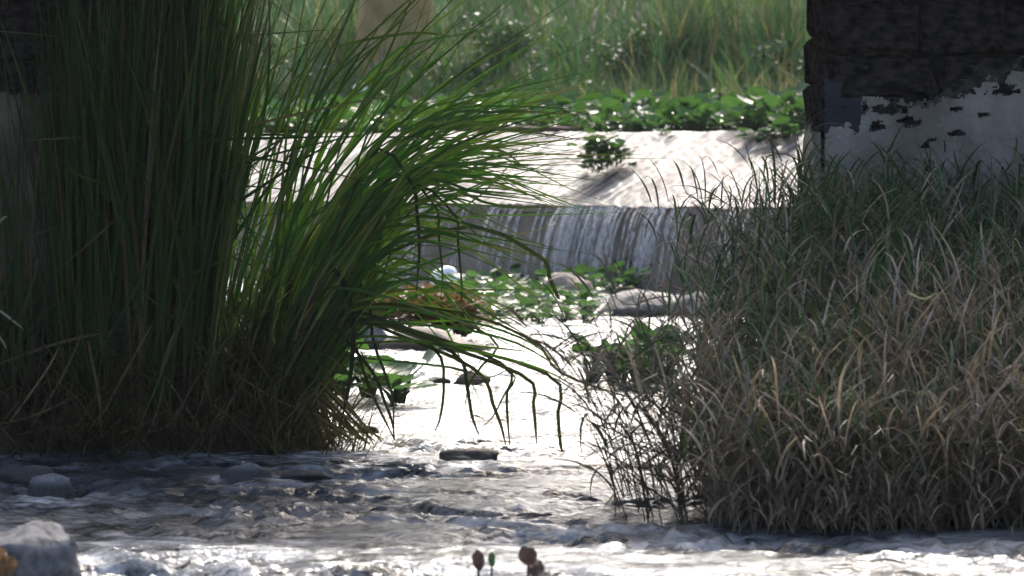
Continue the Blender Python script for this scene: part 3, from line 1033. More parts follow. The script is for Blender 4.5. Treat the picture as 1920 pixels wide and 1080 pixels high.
def bush(label, u, q_, w_, h_, n, seed, dark):
    kk = (u - 960) / F
    xq, yq = weir_xy(0, q_)
    t = (xq - kk * yq) / (math.cos(YAW) + kk * math.sin(YAW))
    x0, y0 = weir_xy(t, q_)
    z0 = float(ground_z(x0, y0))
    root = empty('bush', (x0, y0, z0))
    tag(root, label, 'bush')
    r = np.random.default_rng(seed)
    lobes = r.normal(0, 1, (14, 3)) * np.array([w_ * .3, w_ * .25, h_ * .22]) + np.array([0, 0, h_ * .5])
    c = lobes[r.integers(0, 14, n)]
    d = r.normal(0, 1, (n, 3)); d /= np.linalg.norm(d, axis=1, keepdims=True)
    pts = c + d * (r.random((n, 1)) ** .4) * w_ * .2
    pts[:, 2] = np.abs(pts[:, 2])
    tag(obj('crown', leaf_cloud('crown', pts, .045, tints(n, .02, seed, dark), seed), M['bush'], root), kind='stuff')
    st = sweep(np.zeros((5, 3)), r.uniform(.1, .6, 5), r.uniform(0, 6.3, 5), np.full(5, h_ * .7), r.uniform(-.2, .3, 5), 5)
    V, Fc, per = ribbons(st, np.full((5, 5), .012), side_of(np.zeros(5), np.zeros(5)))
    obj('stem', mesh_np('stem', V, Fc), M['wood'], root)


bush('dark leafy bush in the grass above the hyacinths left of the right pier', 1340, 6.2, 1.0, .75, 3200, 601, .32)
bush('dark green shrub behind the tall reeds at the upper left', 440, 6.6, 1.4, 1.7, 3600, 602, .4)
bush('low broad leaved shrub at the left end of the mat', 590, 5.4, .9, .45, 1600, 603, 1.0)
bush('leafy shrub high on the bank at the top of the photo', 1010, 8.6, 1.3, 1.2, 2600, 604, .8)
bush('loose leafy shrub just right of the tan trunk', 850, 7.4, 1.0, 1.0, 2000, 605, .9)


for (u_, q_, w_, h_, n_, dk, lab_) in ((1100, 7.2, .9, .7, 1500, .9, 'loose leafy plant on the bank straight above the stranded tuft'), (1210, 8.2, 1.0, .9, 1700, .8, 'leafy plant high on the bank left of the dark bush'), (930, 6.6, .8, .45, 1200, 1.1, 'low leafy plant behind the arching reed tips'), (1450, 7.8, .9, .8, 1500, .8, 'leafy plant on the bank near the right pier edge'), (520, 6.6, 1.0, .6, 1600, 1.0, 'low bright leafy plant behind the reeds at the left end of the mat')):
    bush(lab_, u_, q_, w_, h_, n_, int(u_) + 3, dk)


def trunk(name, label, u, q_, wpx, hgt, seed, mat):
    kk = (u - 960) / F
    xq, yq = weir_xy(0, q_)
    t = (xq - kk * yq) / (math.cos(YAW) + kk * math.sin(YAW))
    x0, y0 = weir_xy(t, q_)
    z0 = float(ground_z(x0, y0))
    R = wpx * y0 / F / 2
    nz, na = 26, 28
    zz, aa = np.meshgrid(np.linspace(-.2, hgt, nz), np.linspace(0, 2 * math.pi, na, endpoint=False), indexing='ij')
    rr = R * (1 + .22 * np.exp(-(zz + .2) * 3) + .05 * np.sin(3 * aa + seed) + .035 * wavy(aa * 3, zz * .4, seed, 1.0) + .02 * wavy(aa * 8, zz, seed + 1, .8))
    V = np.stack([rr * np.cos(aa) + .04 * zz, rr * np.sin(aa), zz], -1).reshape(-1, 3)
    idx = np.arange(nz * na).reshape(nz, na); nx_ = np.roll(idx, -1, 1)
    f = np.stack([idx[:-1], nx_[:-1], nx_[1:], idx[1:]], -1).reshape(-1, 4)
    o = obj(name, mesh_np(name, V, f), mat)
    o.location = (x0, y0, z0)
    tag(o, label, 'tree trunk')
    return o


trunk('tree_trunk', 'broad tan tree trunk standing in the green bank behind the reeds', 738, 9.0, 132, 4.5, 701, M['bark'])

# ------------------------------------------------------------------ left: the two reed clumps
REED = .74 * np.array([(0.026, 0.066, 0.015), (0.034, 0.084, 0.018), (0.055, 0.095, 0.02), (0.028, 0.058, 0.022), (0.075, 0.10, 0.022)])


def reed_tint(n, seed, dry=.06):
    r = np.random.default_rng(seed)
    c = REED[r.integers(0, 5, n)] * r.uniform(.75, 1.25, (n, 1))
    d = r.random(n) < dry
    c[d] = DRY[r.integers(0, 4, d.sum())] * r.uniform(.5, .9, (d.sum(), 1))
    return c


def sheath(t, s_, k, seed):
    """dead brown sheaths low on a blade; t (N,3), s_ (K,), k verts per row"""
    r = np.random.default_rng(seed)
    lim = r.uniform(.05, .30, len(t))[:, None]
    f = (1 - sstep(0, 1, (s_[None, :] - lim * .5) / lim))[..., None] * .85
    d = (DRY[r.integers(0, 4, len(t))] * .45)[:, None, :]
    return np.repeat(t[:, None, :] * (1 - f) + d * f, k, 1).reshape(-1, 3)


def blade_object(C, half, tint, parent, name='blade', fold=.35, tip=None, blunt=.12):
    """one blade as a mesh of its own: C (K,3) world points"""
    K = len(C)
    T = np.gradient(C, axis=0)
    sd_ = np.cross(T, np.array([random.uniform(-.4, .4), -1, random.uniform(-.3, .3)]))
    sd_ = sd_ / (np.linalg.norm(sd_, axis=1, keepdims=True) + 1e-9)
    s = np.linspace(0, 1, K)
    wv = half * np.clip(1.0 - s ** (5 if blunt < .3 else 9), blunt, 1) * (0.65 + .35 * np.sin(np.clip(s * 3.2, 0, 1.57)))
    base = np.array(parent.location)
    V, Fc, per = ribbons((C - base)[None], wv[None], sd_[None], fold)
    tt = sheath(np.array(tint, float)[None], s, 3, random.randrange(9999)) if name == 'blade' and parent.name.startswith('reed_clump') and C[0][2] < .6 else np.repeat(np.array(tint, float)[None], per, 0)
    if tip is not None:
        f = np.repeat(sstep(.72, .95, s), 3)[:, None]
        tt = tt * (1 - f) + np.array(tip)[None] * f
    return obj(name, mesh_np(name, V, Fc, tt), M['reed'], parent)


def spline(pts, K):
    """smooth curve through 2-D/3-D control points (Catmull-Rom)"""
    p = np.array(pts, float)
    p = np.concatenate([[2 * p[0] - p[1]], p, [2 * p[-1] - p[-2]]])
    n = len(p) - 3
    out = []
    for s in np.linspace(0, n - 1e-6, K):
        i = int(s); t = s - i
        a, b, c, d = p[i:i + 4]
        out.append(.5 * ((2 * b) + (c - a) * t + (2 * a - 5 * b + 4 * c - d) * t ** 2 + (3 * b - a - 3 * c + d) * t ** 3))
    return np.array(out)


up = empty('reed_clump', (-1.5, 14.3, .08))
tag(up, 'tall dense clump of upright dark green reeds in front of the left pier', 'reeds')
lean = empty('reed_clump', (-1.0, 14.3, .06))
tag(lean, 'reed clump leaning right with long blades arching over the bright stream', 'reeds')


def upright_lines(n, seed, lo, hi, ylo, yhi, hl, hh):
    r = np.random.default_rng(seed)
    uu = r.uniform(lo, hi, n) ; yy = r.uniform(ylo, yhi, n)
    x = (uu - 960) / F * yy
    right = .55 * sstep(200, 620, uu)
    phi = np.where(r.random(n) < .45 + .5 * right, r.normal(0, .7, n), r.uniform(0, 6.28, n))
    th = np.abs(r.normal(.03, .07, n)) + right * r.uniform(0, .28, n)
    bend = np.abs(r.normal(.05, .18, n)) + right * r.uniform(0, .5, n)
    L_ = r.uniform(hl, hh, n)
    return np.stack([x, yy, ground_z(x, yy) - .03], -1), th, phi, L_, bend, r


p0, th, phi, L_, bend, rr = upright_lines(2300, 21, 105, 385, 13.95, 15.2, 1.3, 2.45)
bend *= .7
kn = (rr.uniform(.3, .85, len(th)), np.where(rr.random(len(th)) < .16, rr.uniform(.5, 2.2, len(th)), rr.normal(0, .05, len(th))))
C = sweep(p0, th, phi, L_, bend, 13, 1.6, rr.normal(0, .6, len(th)), kn)
s = np.linspace(0, 1, 13)
V, Fc, per = ribbons(C - np.array(up.location), rr.uniform(.0045, .0085, len(th))[:, None] * np.clip(1 - s ** 3, .05, 1)[None], side_of(phi, rr.normal(0, 1.0, len(th))))
tag(obj('foliage', mesh_np('foliage', V, Fc, sheath(reed_tint(len(th), 22), s, 2, 23)), M['reed'], up), kind='stuff')
p0, th, phi, L_, bend, rr = upright_lines(250, 31, 115, 400, 13.85, 14.25, 1.4, 2.4)
kn = (rr.uniform(.3, .85, len(th)), np.where(rr.random(len(th)) < .2, rr.uniform(.5, 2.2, len(th)), rr.normal(0, .05, len(th))))
C = sweep(p0, th, phi, L_, bend, 15, 1.6, rr.normal(0, .6, len(th)), kn)
tn = reed_tint(250, 32, .08)
for i in range(250): blade_object(C[i], random.uniform(.0045, .0095), tn[i], up, tip=(DRY[i % 4] * .55 if random.random() < .3 else None))

# fan families: guide curves as the photo shows them, the blades spread between neighbouring guides
FAN = [[(395, 830), (430, 500), (490, 200), (560, -60)],
       [(430, 830), (490, 500), (590, 220), (720, -40)],
       [(450, 830), (530, 500), (680, 200), (900, -40)],
       [(470, 830), (570, 500), (750, 230), (1060, 20)],
       [(480, 830), (600, 500), (780, 270), (1110, 100)],
       [(490, 830), (610, 520), (790, 290), (1120, 205)],
       [(500, 830), (620, 530), (800, 320), (1090, 270)],
       [(505, 830), (630, 550), (800, 365), (1020, 360)],
       [(510, 830), (630, 570), (780, 420), (1060, 430)],
       [(510, 830), (620, 600), (760, 470), (1000, 520)],
       [(500, 830), (600, 620), (740, 520), (960, 600)],
       [(500, 830), (590, 660), (740, 570), (1000, 640)]]
rf = np.random.default_rng(41)


def fan_curve(g, K=15, jit=24, cut=(.86, 1.1), dy=(13.9, 14.9)):
    i = min(int(g), len(FAN) - 2); t = g - i
    a, b = np.array(FAN[i], float), np.array(FAN[i + 1], float)
    c = a * (1 - t) + b * t
    c[0] += rf.normal(0, (28, 8)); c[1] += rf.normal(0, (jit * 1.4, jit)); c[2] += rf.normal(0, (jit * 1.5, jit)); c[3] += rf.normal(0, (jit * 3, jit * 2))
    pts = spline(c, 40)
    e = rf.uniform(*cut)
    pts = spline(c, 60)[: max(12, int(60 * min(e, 1)))]
    pts = pts[np.linspace(0, len(pts) - 1, K).astype(int)]
    d0, d1 = rf.uniform(*dy), (rf.uniform(-.2, 1.6) if 2 < g < 7.2 else rf.uniform(-.45, .45))
    kink = rf.random() < .3
    if kink: pts = pts + np.outer(np.maximum(np.linspace(0, 1, K) - rf.uniform(.5, .85), 0), (rf.uniform(-40, 60), rf.uniform(120, 420)))
    pts = pts + np.stack([wavy(np.linspace(0, 1, K), np.full(K, g * 9.7 + d0 * 31), 96, 1.1, 6) * 7, wavy(np.linspace(0, 1, K), np.full(K, g * 7.1 + d0 * 17), 97, 1.3, 6) * 9], -1) * np.linspace(0, 1, K)[:, None]
    dep = d0 + d1 * np.linspace(0, 1, K) ** 1.5
    return np.array([P(p[0], p[1], d) for p, d in zip(pts, dep)])


fam = list(rf.uniform(3.2, 6.6, 100)) + list(rf.uniform(6, 11, 62)) + list(rf.uniform(0, 3.2, 48))
for g in fam:
    base = REED[rf.integers(0, 5)] * rf.uniform(.8, 1.5)
    if rf.random() < .12: base = np.array((.08, .10, .025))
    tip = DRY[rf.integers(0, 4)] * .6 if rf.random() < .22 else None
    blade_object(fan_curve(g, dy=(13.9, 14.8)), rf.uniform(.004, .0085), base, lean, tip=tip)
# the bulk of the fan, denser near its root
CC = [fan_curve(g, 12, 20, (.3, .75), (14.0, 15.1)) for g in list(rf.uniform(5.0, 11, 210)) + list(rf.uniform(1.5, 5, 45))]
CC += [fan_curve(g, 12, 26, (.28, .5), (13.95, 15.0)) for g in rf.uniform(1, 10, 420)]
C = np.array(CC)
N = len(C); s = np.linspace(0, 1, 12)
sd_ = np.stack([rf.normal(.6, .3, N), rf.normal(0, .5, N), rf.normal(-.5, .3, N)], -1); sd_ /= np.linalg.norm(sd_, axis=1, keepdims=True)
V, Fc, per = ribbons(C - np.array(lean.location), rf.uniform(.0045, .009, N)[:, None] * np.clip(1 - s ** 3, .05, 1)[None], sd_)
tag(obj('foliage', mesh_np('foliage', V, Fc, sheath(reed_tint(N, 42), s, 2, 43)), M['reed'], lean), kind='stuff')
# broken blades and drooping tips read one by one off the photo: (points, half width, colour index)
SOLO = [
    ([(500, 820), (640, 560), (760, 345), (900, 362), (1005, 375)], .008, 0), ([(500, 820), (650, 540), (780, 340), (880, 330), (960, 345)], .007, 0),
    ([(510, 820), (660, 520), (790, 350), (930, 385), (1070, 388)], .008, 0), ([(520, 820), (700, 420), (830, 290), (930, 280), (990, 318)], .009, 1),
    ([(520, 820), (660, 560), (760, 420), (860, 445), (985, 480)], .012, 1), ([(510, 820), (650, 560), (760, 440), (880, 450), (1040, 490)], .008, 0),
    ([(470, 820), (640, 520), (820, 250), (960, 245), (1110, 265)], .008, 1), ([(480, 820), (620, 520), (800, 240), (940, 210), (1090, 215)], .008, 0),
    ([(560, 800), (640, 600), (790, 520), (920, 590), (1005, 640)], .007, 0), ([(540, 800), (640, 620), (800, 610), (960, 640), (1080, 710)], .007, 0),
    ([(540, 800), (650, 640), (840, 650), (1010, 690), (1110, 745)], .006, 0), ([(540, 800), (660, 590), (860, 600), (990, 640), (1060, 700)], .006, 0),
    ([(620, 560), (650, 600), (690, 720), (740, 825)], .006, 2), ([(655, 560), (662, 640), (655, 720), (640, 790)], .008, 2),
    ([(770, 340), (782, 400), (786, 470), (780, 560)], .006, 2), ([(815, 385), (822, 440), (830, 520), (826, 560)], .004, 2), ([(850, 400), (858, 450), (866, 540), (862, 580)], .004, 2),
    ([(820, 660), (832, 720), (826, 780), (815, 810)], .005, 2), ([(860, 670), (875, 720), (885, 780), (898, 815)], .006, 2),
    ([(900, 700), (925, 760), (940, 800), (948, 835)], .006, 2), ([(953, 690), (950, 740), (952, 790), (956, 835)], .005, 2), ([(990, 710), (1000, 760), (1004, 800), (1006, 832)], .006, 2),
    ([(960, 700), (945, 740), (925, 780), (905, 800)], .003, 2), ([(1040, 710), (1046, 780), (1052, 840), (1058, 845)], .006, 2),
    ([(1010, 480), (1030, 520), (1045, 555), (1050, 560)], .007, 2), ([(600, 290), (720, 70), (800, -20), (860, -60)], .006, 1),
    ([(620, 90), (700, 72), (780, 62), (850, 68)], .007, 1), ([(700, 700), (720, 750), (735, 790), (740, 825)], .005, 2),
    ([(930, 640), (900, 690), (880, 720), (872, 760)], .004, 2), ([(1000, 640), (1040, 690), (1100, 720), (1180, 745)], .005, 2),
    ([(560, 650), (760, 640), (900, 650), (1000, 660)], .006, 0), ([(560, 660), (720, 675), (850, 690), (920, 712)], .005, 0),
    ([(690, 560), (700, 640), (735, 740), (738, 822)], .005, 2), ([(470, 800), (560, 740), (640, 790), (710, 832)], .006, 3), ([(480, 780), (570, 700), (640, 760), (690, 832)], .006, 3)]
for pts, hw, tone in SOLO:
    d0 = rf.uniform(13.85, 14.3)
    if tone == 2 and pts[0][0] > 645:
        x0, y0 = pts[0]
        pts = [(510 + rf.normal(0, 14), 820), (590 + (x0 - 640) * .12, 640 - (820 - y0) * .28), (x0 - (x0 - 560) * .33, y0 - 55)] + pts
    c = spline(pts, 18)
    dd = d0 + rf.uniform(-.2, .2) * np.linspace(0, 1, 18)
    if tone == 2: dd = np.full(18, d0)
    col = (REED[rf.integers(0, 5)] * 1.2, np.array((.08, .10, .025)), np.array((.018, .02, .011)), DRY[0] * .7)[tone]  # hanging blades are near-black: their backlit silhouette is painted into the colour
    blade_object(np.array([P(p[0], p[1], d) for p, d in zip(c, dd)]), hw * (1.35 if tone == 2 else 1), col, lean, blunt=(.4 if tone == 2 else .12), tip=(DRY[1] * .7 if tone < 2 else None))
# stiff stems at the right foot of the clump
for i in range(36):
    u0, u1 = rf.uniform(430, 560), rf.uniform(590, 720)
    v1 = rf.uniform(815, 838)
    c = spline([(u0, rf.uniform(600, 740)), ((u0 + u1) / 2, rf.uniform(700, 770)), (u1, v1)], 10)
    d0 = rf.uniform(13.9, 14.25)
    blade_object(np.array([P(p[0], p[1], d0) for p in c])[::-1], rf.uniform(.004, .007), DRY[rf.integers(0, 4)] * rf.uniform(.35, .8), lean, 'dry_stem')
# dry thatch at the foot
dry = empty('dry_reed_litter', (-1.5, 14.0, .08))
tag(dry, 'tangle of dry brown reed litter around the foot of the reeds on the mud', 'reed litter')
n = 3800
uu = rf.uniform(-40, 660, n); yy = rf.uniform(13.72, 14.5, n); x = (uu - 960) / F * yy
phi = rf.uniform(0, 6.28, n)
C = sweep(np.stack([x, yy, ground_z(x, yy) + rf.uniform(0, .42, n) * (uu < 560)], -1), rf.uniform(.3, 1.5, n), phi, rf.uniform(.15, .6, n), rf.uniform(-.2, 1.0, n), 6, 1.2, rf.normal(0, .5, n))
C[:, :, 2] = np.maximum(C[:, :, 2], ground_z(C[:, :, 0], C[:, :, 1]) + .005)
s = np.linspace(0, 1, 6)
V, Fc, per = ribbons(C - np.array(dry.location), rf.uniform(.003, .007, n)[:, None] * np.clip(1 - s ** 3, .1, 1)[None], side_of(phi, rf.normal(0, .8, n)))
tt_ = DRY[rf.integers(0, 4, n)] * rf.uniform(.25, .75, (n, 1))
tag(obj('litter', mesh_np('litter', V, Fc, np.repeat(tt_, per, 0)), M['reed'], dry), kind='stuff')
LONG = [[(-10, 685), (120, 640), (260, 612)], [(240, 690), (330, 775), (372, 815)], [(165, 640), (185, 740), (190, 815)], [(60, 800), (120, 700), (160, 610)], [(180, 800), (250, 670), (290, 600)],
        [(230, 815), (245, 760), (270, 735)], [(285, 800), (300, 750), (308, 710)], [(225, 812), (270, 795), (310, 770)], [(430, 840), (425, 810), (418, 785)], [(0, 795), (60, 780), (150, 740)],
        [(430, 690), (470, 740), (600, 830)], [(440, 700), (520, 750), (600, 780)], [(340, 760), (310, 800), (270, 812)], [(370, 830), (385, 800), (388, 770)], [(30, 815), (90, 805), (200, 790)],
        [(300, 700), (320, 640), (330, 620)], [(20, 790), (90, 690), (110, 650)], [(380, 830), (372, 800), (300, 690)]]
for pts in LONG:
    d0 = rf.uniform(13.72, 13.9)
    c = spline(pts, 9)
    o = blade_object(np.array([P(p[0], p[1], d0) for p in c]), rf.uniform(.004, .007), DRY[rf.integers(0, 3)] * rf.uniform(.6, 1.1), dry, 'dry_stem')
# small green plant by the left edge and the pale curved blades there
sm = empty('reed_clump', (-2.2, 14.05, .1))
tag(sm, 'small dark green leafy clump at the left edge in front of the beige pier', 'reeds')
for i in range(70):
    u0 = rf.uniform(-40, 60)
    c = spline([(u0, 720), (u0 + rf.normal(0, 10), 610), (u0 + rf.normal(0, 40), rf.uniform(440, 600))], 9)
    d0 = rf.uniform(13.9, 14.2)
    blade_object(np.array([P(p[0], p[1], d0) for p in c]), rf.uniform(.005, .012), REED[rf.integers(0, 5)] * .9, sm)
for c in ([(-20, 570), (10, 590), (45, 618)], [(-10, 620), (5, 640), (12, 655)], [(-10, 425), (5, 410), (14, 405)]):
    c = spline(c, 9)
    blade_object(np.array([P(p[0], p[1], 13.8) for p in c]), .006, (.3, .32, .24), sm)
# scattered thin blades before the beige plaster
thin = empty('reed_clump', (-2.0, 14.1, .1))
tag(thin, 'sparse thin reed stems standing in front of the beige pier plaster', 'reeds')
for i in range(46):
    u0 = rf.uniform(-20, 150)
    c = spline([(u0 + rf.normal(20, 25), 800), (u0 + rf.normal(10, 18), 480), (u0 + rf.normal(-10, 20), rf.uniform(60, 330))], 10)
    d0 = rf.uniform(13.9, 14.25)
    blade_object(np.array([P(p[0], p[1], d0) for p in c]), rf.uniform(.003, .006), REED[rf.integers(0, 5)] if rf.random() < .6 else DRY[1] * .6, thin)

# ------------------------------------------------------------------ right: reed grass bank
SG = np.array([(0.05, 0.085, 0.035), (0.065, 0.10, 0.038), (0.04, 0.08, 0.038), (0.085, 0.11, 0.05)])
SD = np.array([(0.205, 0.163, 0.122), (0.158, 0.123, 0.092), (0.255, 0.207, 0.158), (0.118, 0.092, 0.07)])


def stalk_field(p0, th, phi, H, bend, nl, seed, leafL=(.17, .38)):
    """stems and their leaves as ribbons; returns verts, faces, tint"""
    r = np.random.default_rng(seed)
    n = len(H)
    K = 8
    C = sweep(p0, th, phi, H, bend, K, 1.8)
    s = np.linspace(0, 1, K)
    V1, F1, per1 = ribbons(C, np.full((n, 1), .0028) * (1 - .6 * s)[None], side_of(np.zeros(n), r.normal(0, .4, n)))
    st = SD[r.integers(0, 4, n)] * r.uniform(.5, .9, (n, 1))
    f = (np.tile(np.linspace(.12, 1.0, nl), (n, 1)) + r.normal(0, .03, (n, nl))).clip(.05, .995)
    fi = f * (K - 1); i0 = np.floor(fi).astype(int).clip(0, K - 2); ft = (fi - i0)[..., None]
    rows = np.arange(n)[:, None]
    B = C[rows, i0] * (1 - ft) + C[rows, i0 + 1] * ft
    B = B.reshape(-1, 3); fl = f.ravel(); m = len(B)
    ph = (np.arange(nl)[None, :] * math.pi + r.normal(0, .7, (n, nl)) + r.uniform(0, 6.28, n)[:, None]).ravel()
    t0 = r.uniform(.2, .7, m); bd = r.uniform(.4, 2.0, m) + 1.3 * np.clip(1 - fl, 0, 1) ** .7 * r.uniform(.5, 1, m)
    LL = r.uniform(*leafL, m) * (1.05 - .35 * np.abs(fl - .55))
    CL = sweep(B, t0, ph, LL, bd, 6, 1.2, r.normal(0, .5, m))
    s6 = np.linspace(0, 1, 6)
    prof = np.array([.5, .95, 1, .85, .55, .08])
    V2, F2, per2 = ribbons(CL, r.uniform(.0028, .0062, m)[:, None] * prof[None], side_of(ph, r.normal(0, .6, m)))
    old = r.random(m) < np.clip(1.42 - 1.25 * fl + np.repeat(.35 * sstep(1.0, 2.0, p0[:, 0]) - .38 * sstep(.7, 1.05, p0[:, 2] + H), nl) + np.repeat(r.normal(0, .3, n) + 0.2 * sstep(12.3, 11.2, p0[:, 1]), nl), .08, .97)
    tl = np.where(old[:, None], SD[r.integers(0, 4, m)], SG[r.integers(0, 4, m)]) * r.uniform(.65, 1.25, (m, 1))
    tl = tl * np.where(old, 1.42, 1.05)[:, None]
    return np.concatenate([V1, V2]), np.concatenate([F1, F2 + len(V1)]), np.concatenate([np.repeat(st, per1, 0), np.repeat(tl, per2, 0)])


rs = np.random.default_rng(61)
n = 3200
yy = 10.98 + 3.3 * rs.random(n) ** 1.25
xr = right_edge(yy) + .05
x = xr + (2.75 - xr) * rs.random(n) ** 1.1
keep = rs.random(n) < .07 + .93 * sstep(.05, .45, x - xr) 
yy, x, xr = yy[keep], x[keep], xr[keep]; n = len(x)
gz = np.maximum(ground_z(x, yy), -.06)
H = np.maximum(np.interp(yy, [11, 12, 13, 14.3], [.36, .74, 1.04, 1.2]) - gz, .15) * rs.uniform(.6, 1.12, n)
edge = 1 - sstep(.0, .45, x - xr)
phi = np.where(rs.random(n) < .35 + .5 * edge, math.pi + rs.normal(0, .5, n), rs.uniform(0, 6.28, n))
V, Fc, T = stalk_field(np.stack([x, yy, gz - .02], -1), np.abs(rs.normal(.06, .15, n)) + .1 * edge * rs.random(n), phi, H, rs.uniform(.0, .7, n) + edge * rs.uniform(0, .35, n), 12, 62)
tag(obj('reed_grass', mesh_np('reed_grass', V, Fc, T), M['stalk']), 'thick half dry reed grass covering the right bank in shade', 'grass', kind='stuff')

n = 520
yy = 11.0 + 2.6 * rs.random(n) ** 1.2
x = right_edge(yy) + .12 + 2.0 * rs.random(n)
gz = np.maximum(ground_z(x, yy), -.06)
H = np.maximum(np.interp(yy, [11, 12, 13, 14.3], [.40, .76, 1.0, 1.1]) - gz, .15) * rs.uniform(.75, 1.1, n)
V, Fc, T = stalk_field(np.stack([x, yy, gz - .02], -1), np.abs(rs.normal(.1, .2, n)), rs.uniform(0, 6.28, n), H, rs.uniform(.2, 1.2, n), 6, 64, (.22, .5))
T = np.array((.235, .195, .155)) * (.5 + .5 * np.repeat(np.repeat(rs.random(len(T) // 4 + 1), 4)[:len(T)][:, None], 1, 1))
tag(obj('dry_grass', mesh_np('dry_grass', V, Fc, T), M['stalk']), 'pale dead grass blades hanging through the reed grass of the right bank', 'grass', kind='stuff')

# single stalks that can be picked out; a stem and its leaves
LEAFM = []
for i in range(9):
    r_ = np.random.default_rng(800 + i)
    one = lambda v: np.array([v])
    C = sweep(np.zeros((1, 3)), one(r_.uniform(.3, .8)), one(0.0), one(r_.uniform(.2, .36)), one(r_.uniform(.9, 2.2)), 7, 1.2, one(r_.normal(0, .4)))
    V, Fc, per = ribbons(C, (r_.uniform(.0038, .0068) * np.array([.5, .9, 1, .95, .8, .5, .06]))[None], side_of(one(0.0), one(r_.normal(0, .4))), .3)
    for col in (SG[i % 4] * .8, SD[i % 4] * .55):
        me = mesh_np('leaf', V, Fc, np.repeat(col[None], len(V), 0)); me.materials.append(M['stalk'])
        LEAFM.append(me)


def reed_stalk(x, y, z, th, phi, H, bend, nl, label, group, dryp, r, lean_down=0.0):
    root = empty('reed_stalk', (x, y, z))
    tag(root, label, 'reed stalk', group)
    C = sweep(np.zeros((1, 3)), np.array([th]), np.array([phi]), np.array([H]), np.array([bend]), 10, 1.7)[0]
    # a thin three sided stem
    V, Fc = [], []
    for k_ in range(10):
        ra = .0036 * (1 - .6 * k_ / 9)
        for j in range(3):
            a = j * 2.094
            V.append((C[k_][0] + ra * math.cos(a), C[k_][1] + ra * math.sin(a), C[k_][2]))
    for k_ in range(9):
        for j in range(3):
            a, b = k_ * 3 + j, k_ * 3 + (j + 1) % 3
            Fc.append((a, b, b + 3, a + 3))
    me = mesh_np('stem', np.array(V), np.array(Fc), np.repeat((SD[3] * .6)[None], len(V), 0)); me.materials.append(M['stalk'])
    obj('stem', me, None, root)
    for j in range(nl):
        f = .2 + .8 * j / (nl - 1)
        i0 = min(int(f * 9), 8); t = f * 9 - i0
        b = C[i0] * (1 - t) + C[i0 + 1] * t
        o = obj('leaf', LEAFM[2 * r.randrange(9) + (1 if r.random() < dryp else 0)], None, root)
        o.location = b
        o.rotation_euler = (r.uniform(-.2, .2), r.uniform(-.1, .5), j * math.pi + r.uniform(-.8, .8) + phi)
        o.scale = [r.uniform(.75, 1.25)] * 3
    return root


rr = random.Random(9)
for i in range(60):                     # hanging over the bright water
    yv = rr.uniform(11.15, 12.7)
    x = float(right_edge(yv)) + rr.uniform(-.17, .24)
    z = max(float(ground_z(x, yv)), -.05) - .03
    reed_stalk(x, yv, z, rr.uniform(.03, .38), math.pi + rr.uniform(-.5, .5), rr.uniform(.45, .95), rr.uniform(.2, 1.3), 7,
               'drooping reed stalk ' + ('at the near foot of the right bank over shaded water' if yv < 11.6 else 'hanging over bright water from the bank edge' if yv < 12.2 else 'leaning left before the hyacinth clump'), 'reed stalks drooping over the stream', .75, rr)
for i in range(34):                     # standing up before the apron and the pier
    yv = rr.uniform(12.4, 13.9)
    u = rr.uniform(1310, 1570)
    x = (u - 960) / F * yv
    z = float(ground_z(x, yv)) - .03
    reed_stalk(x, yv, z, rr.uniform(.0, .25), rr.uniform(0, 6.28), rr.uniform(.85, 1.15), rr.uniform(.1, .8), 9,
               'reed stalk standing dark against ' + ('the falling water' if u < 1370 else 'the middle of the white apron' if u < 1450 else 'the apron next to the pier edge'), 'reed stalks against the apron', .55, rr)
for i in range(22):
    yv = rr.uniform(12.8, 13.9)
    u = rr.uniform(1570, 1900)
    x = (u - 960) / F * yv
    z = float(ground_z(x, yv)) - .03
    reed_stalk(x, yv, z, rr.uniform(.0, .25), rr.uniform(0, 6.28), rr.uniform(.65, .95), rr.uniform(.1, .8), 10,
               'green reed stalk rising in front of the ' + ('left part of the white plaster' if u < 1680 else 'middle of the white plaster' if u < 1790 else 'right part of the white plaster'), 'reed stalks before the right pier', .25, rr)
for pts in ([(1430, 690), (1480, 760), (1530, 860)], [(1500, 680), (1530, 720), (1565, 755)], [(1640, 840), (1760, 830), (1890, 826)], [(1700, 545), (1730, 560), (1760, 548)]):
    root = empty('fallen_stalk', P(*pts[0], 11.3 if pts[0][1] < 800 else 11.0))
    tag(root, {1430: 'long pale stalk fallen slantwise through the right grass', 1500: 'short pale stalk leaning in the upper middle of the right grass', 1640: 'pale stalk lying flat near the foot of the right grass', 1700: 'pale bent stalk end high in the right grass'}[pts[0][0]], 'stalk')
    blade_object(np.array([P(p[0], p[1], 11.3 if p[1] < 800 else 11.0) for p in spline(pts, 8)]), .004, (.3, .27, .2), root, 'stem')

# ------------------------------------------------------------------ small things
def tube(name, pts, rad, mat, parent=None, loc=None):
    pts = np.array(pts, float)
    K = len(pts)
    V, Fc = [], []
    for k_ in range(K):
        d = pts[min(k_ + 1, K - 1)] - pts[max(k_ - 1, 0)]
        d = Vector(d).normalized()
        a = d.orthogonal().normalized(); b = d.cross(a)
        for j in range(6):
            an = j * math.pi / 3
            V.append(Vector(pts[k_]) + (a * math.cos(an) + b * math.sin(an)) * rad[k_])
    for k_ in range(K - 1):
        for j in range(6):
            a_, b_ = k_ * 6 + j, k_ * 6 + (j + 1) % 6
            Fc.append((a_, b_, b_ + 6, a_ + 6))
    o = obj(name, mesh_np(name, np.array([tuple(v) for v in V]), np.array(Fc)), mat, parent)
    if loc is not None: o.location = loc
    return o


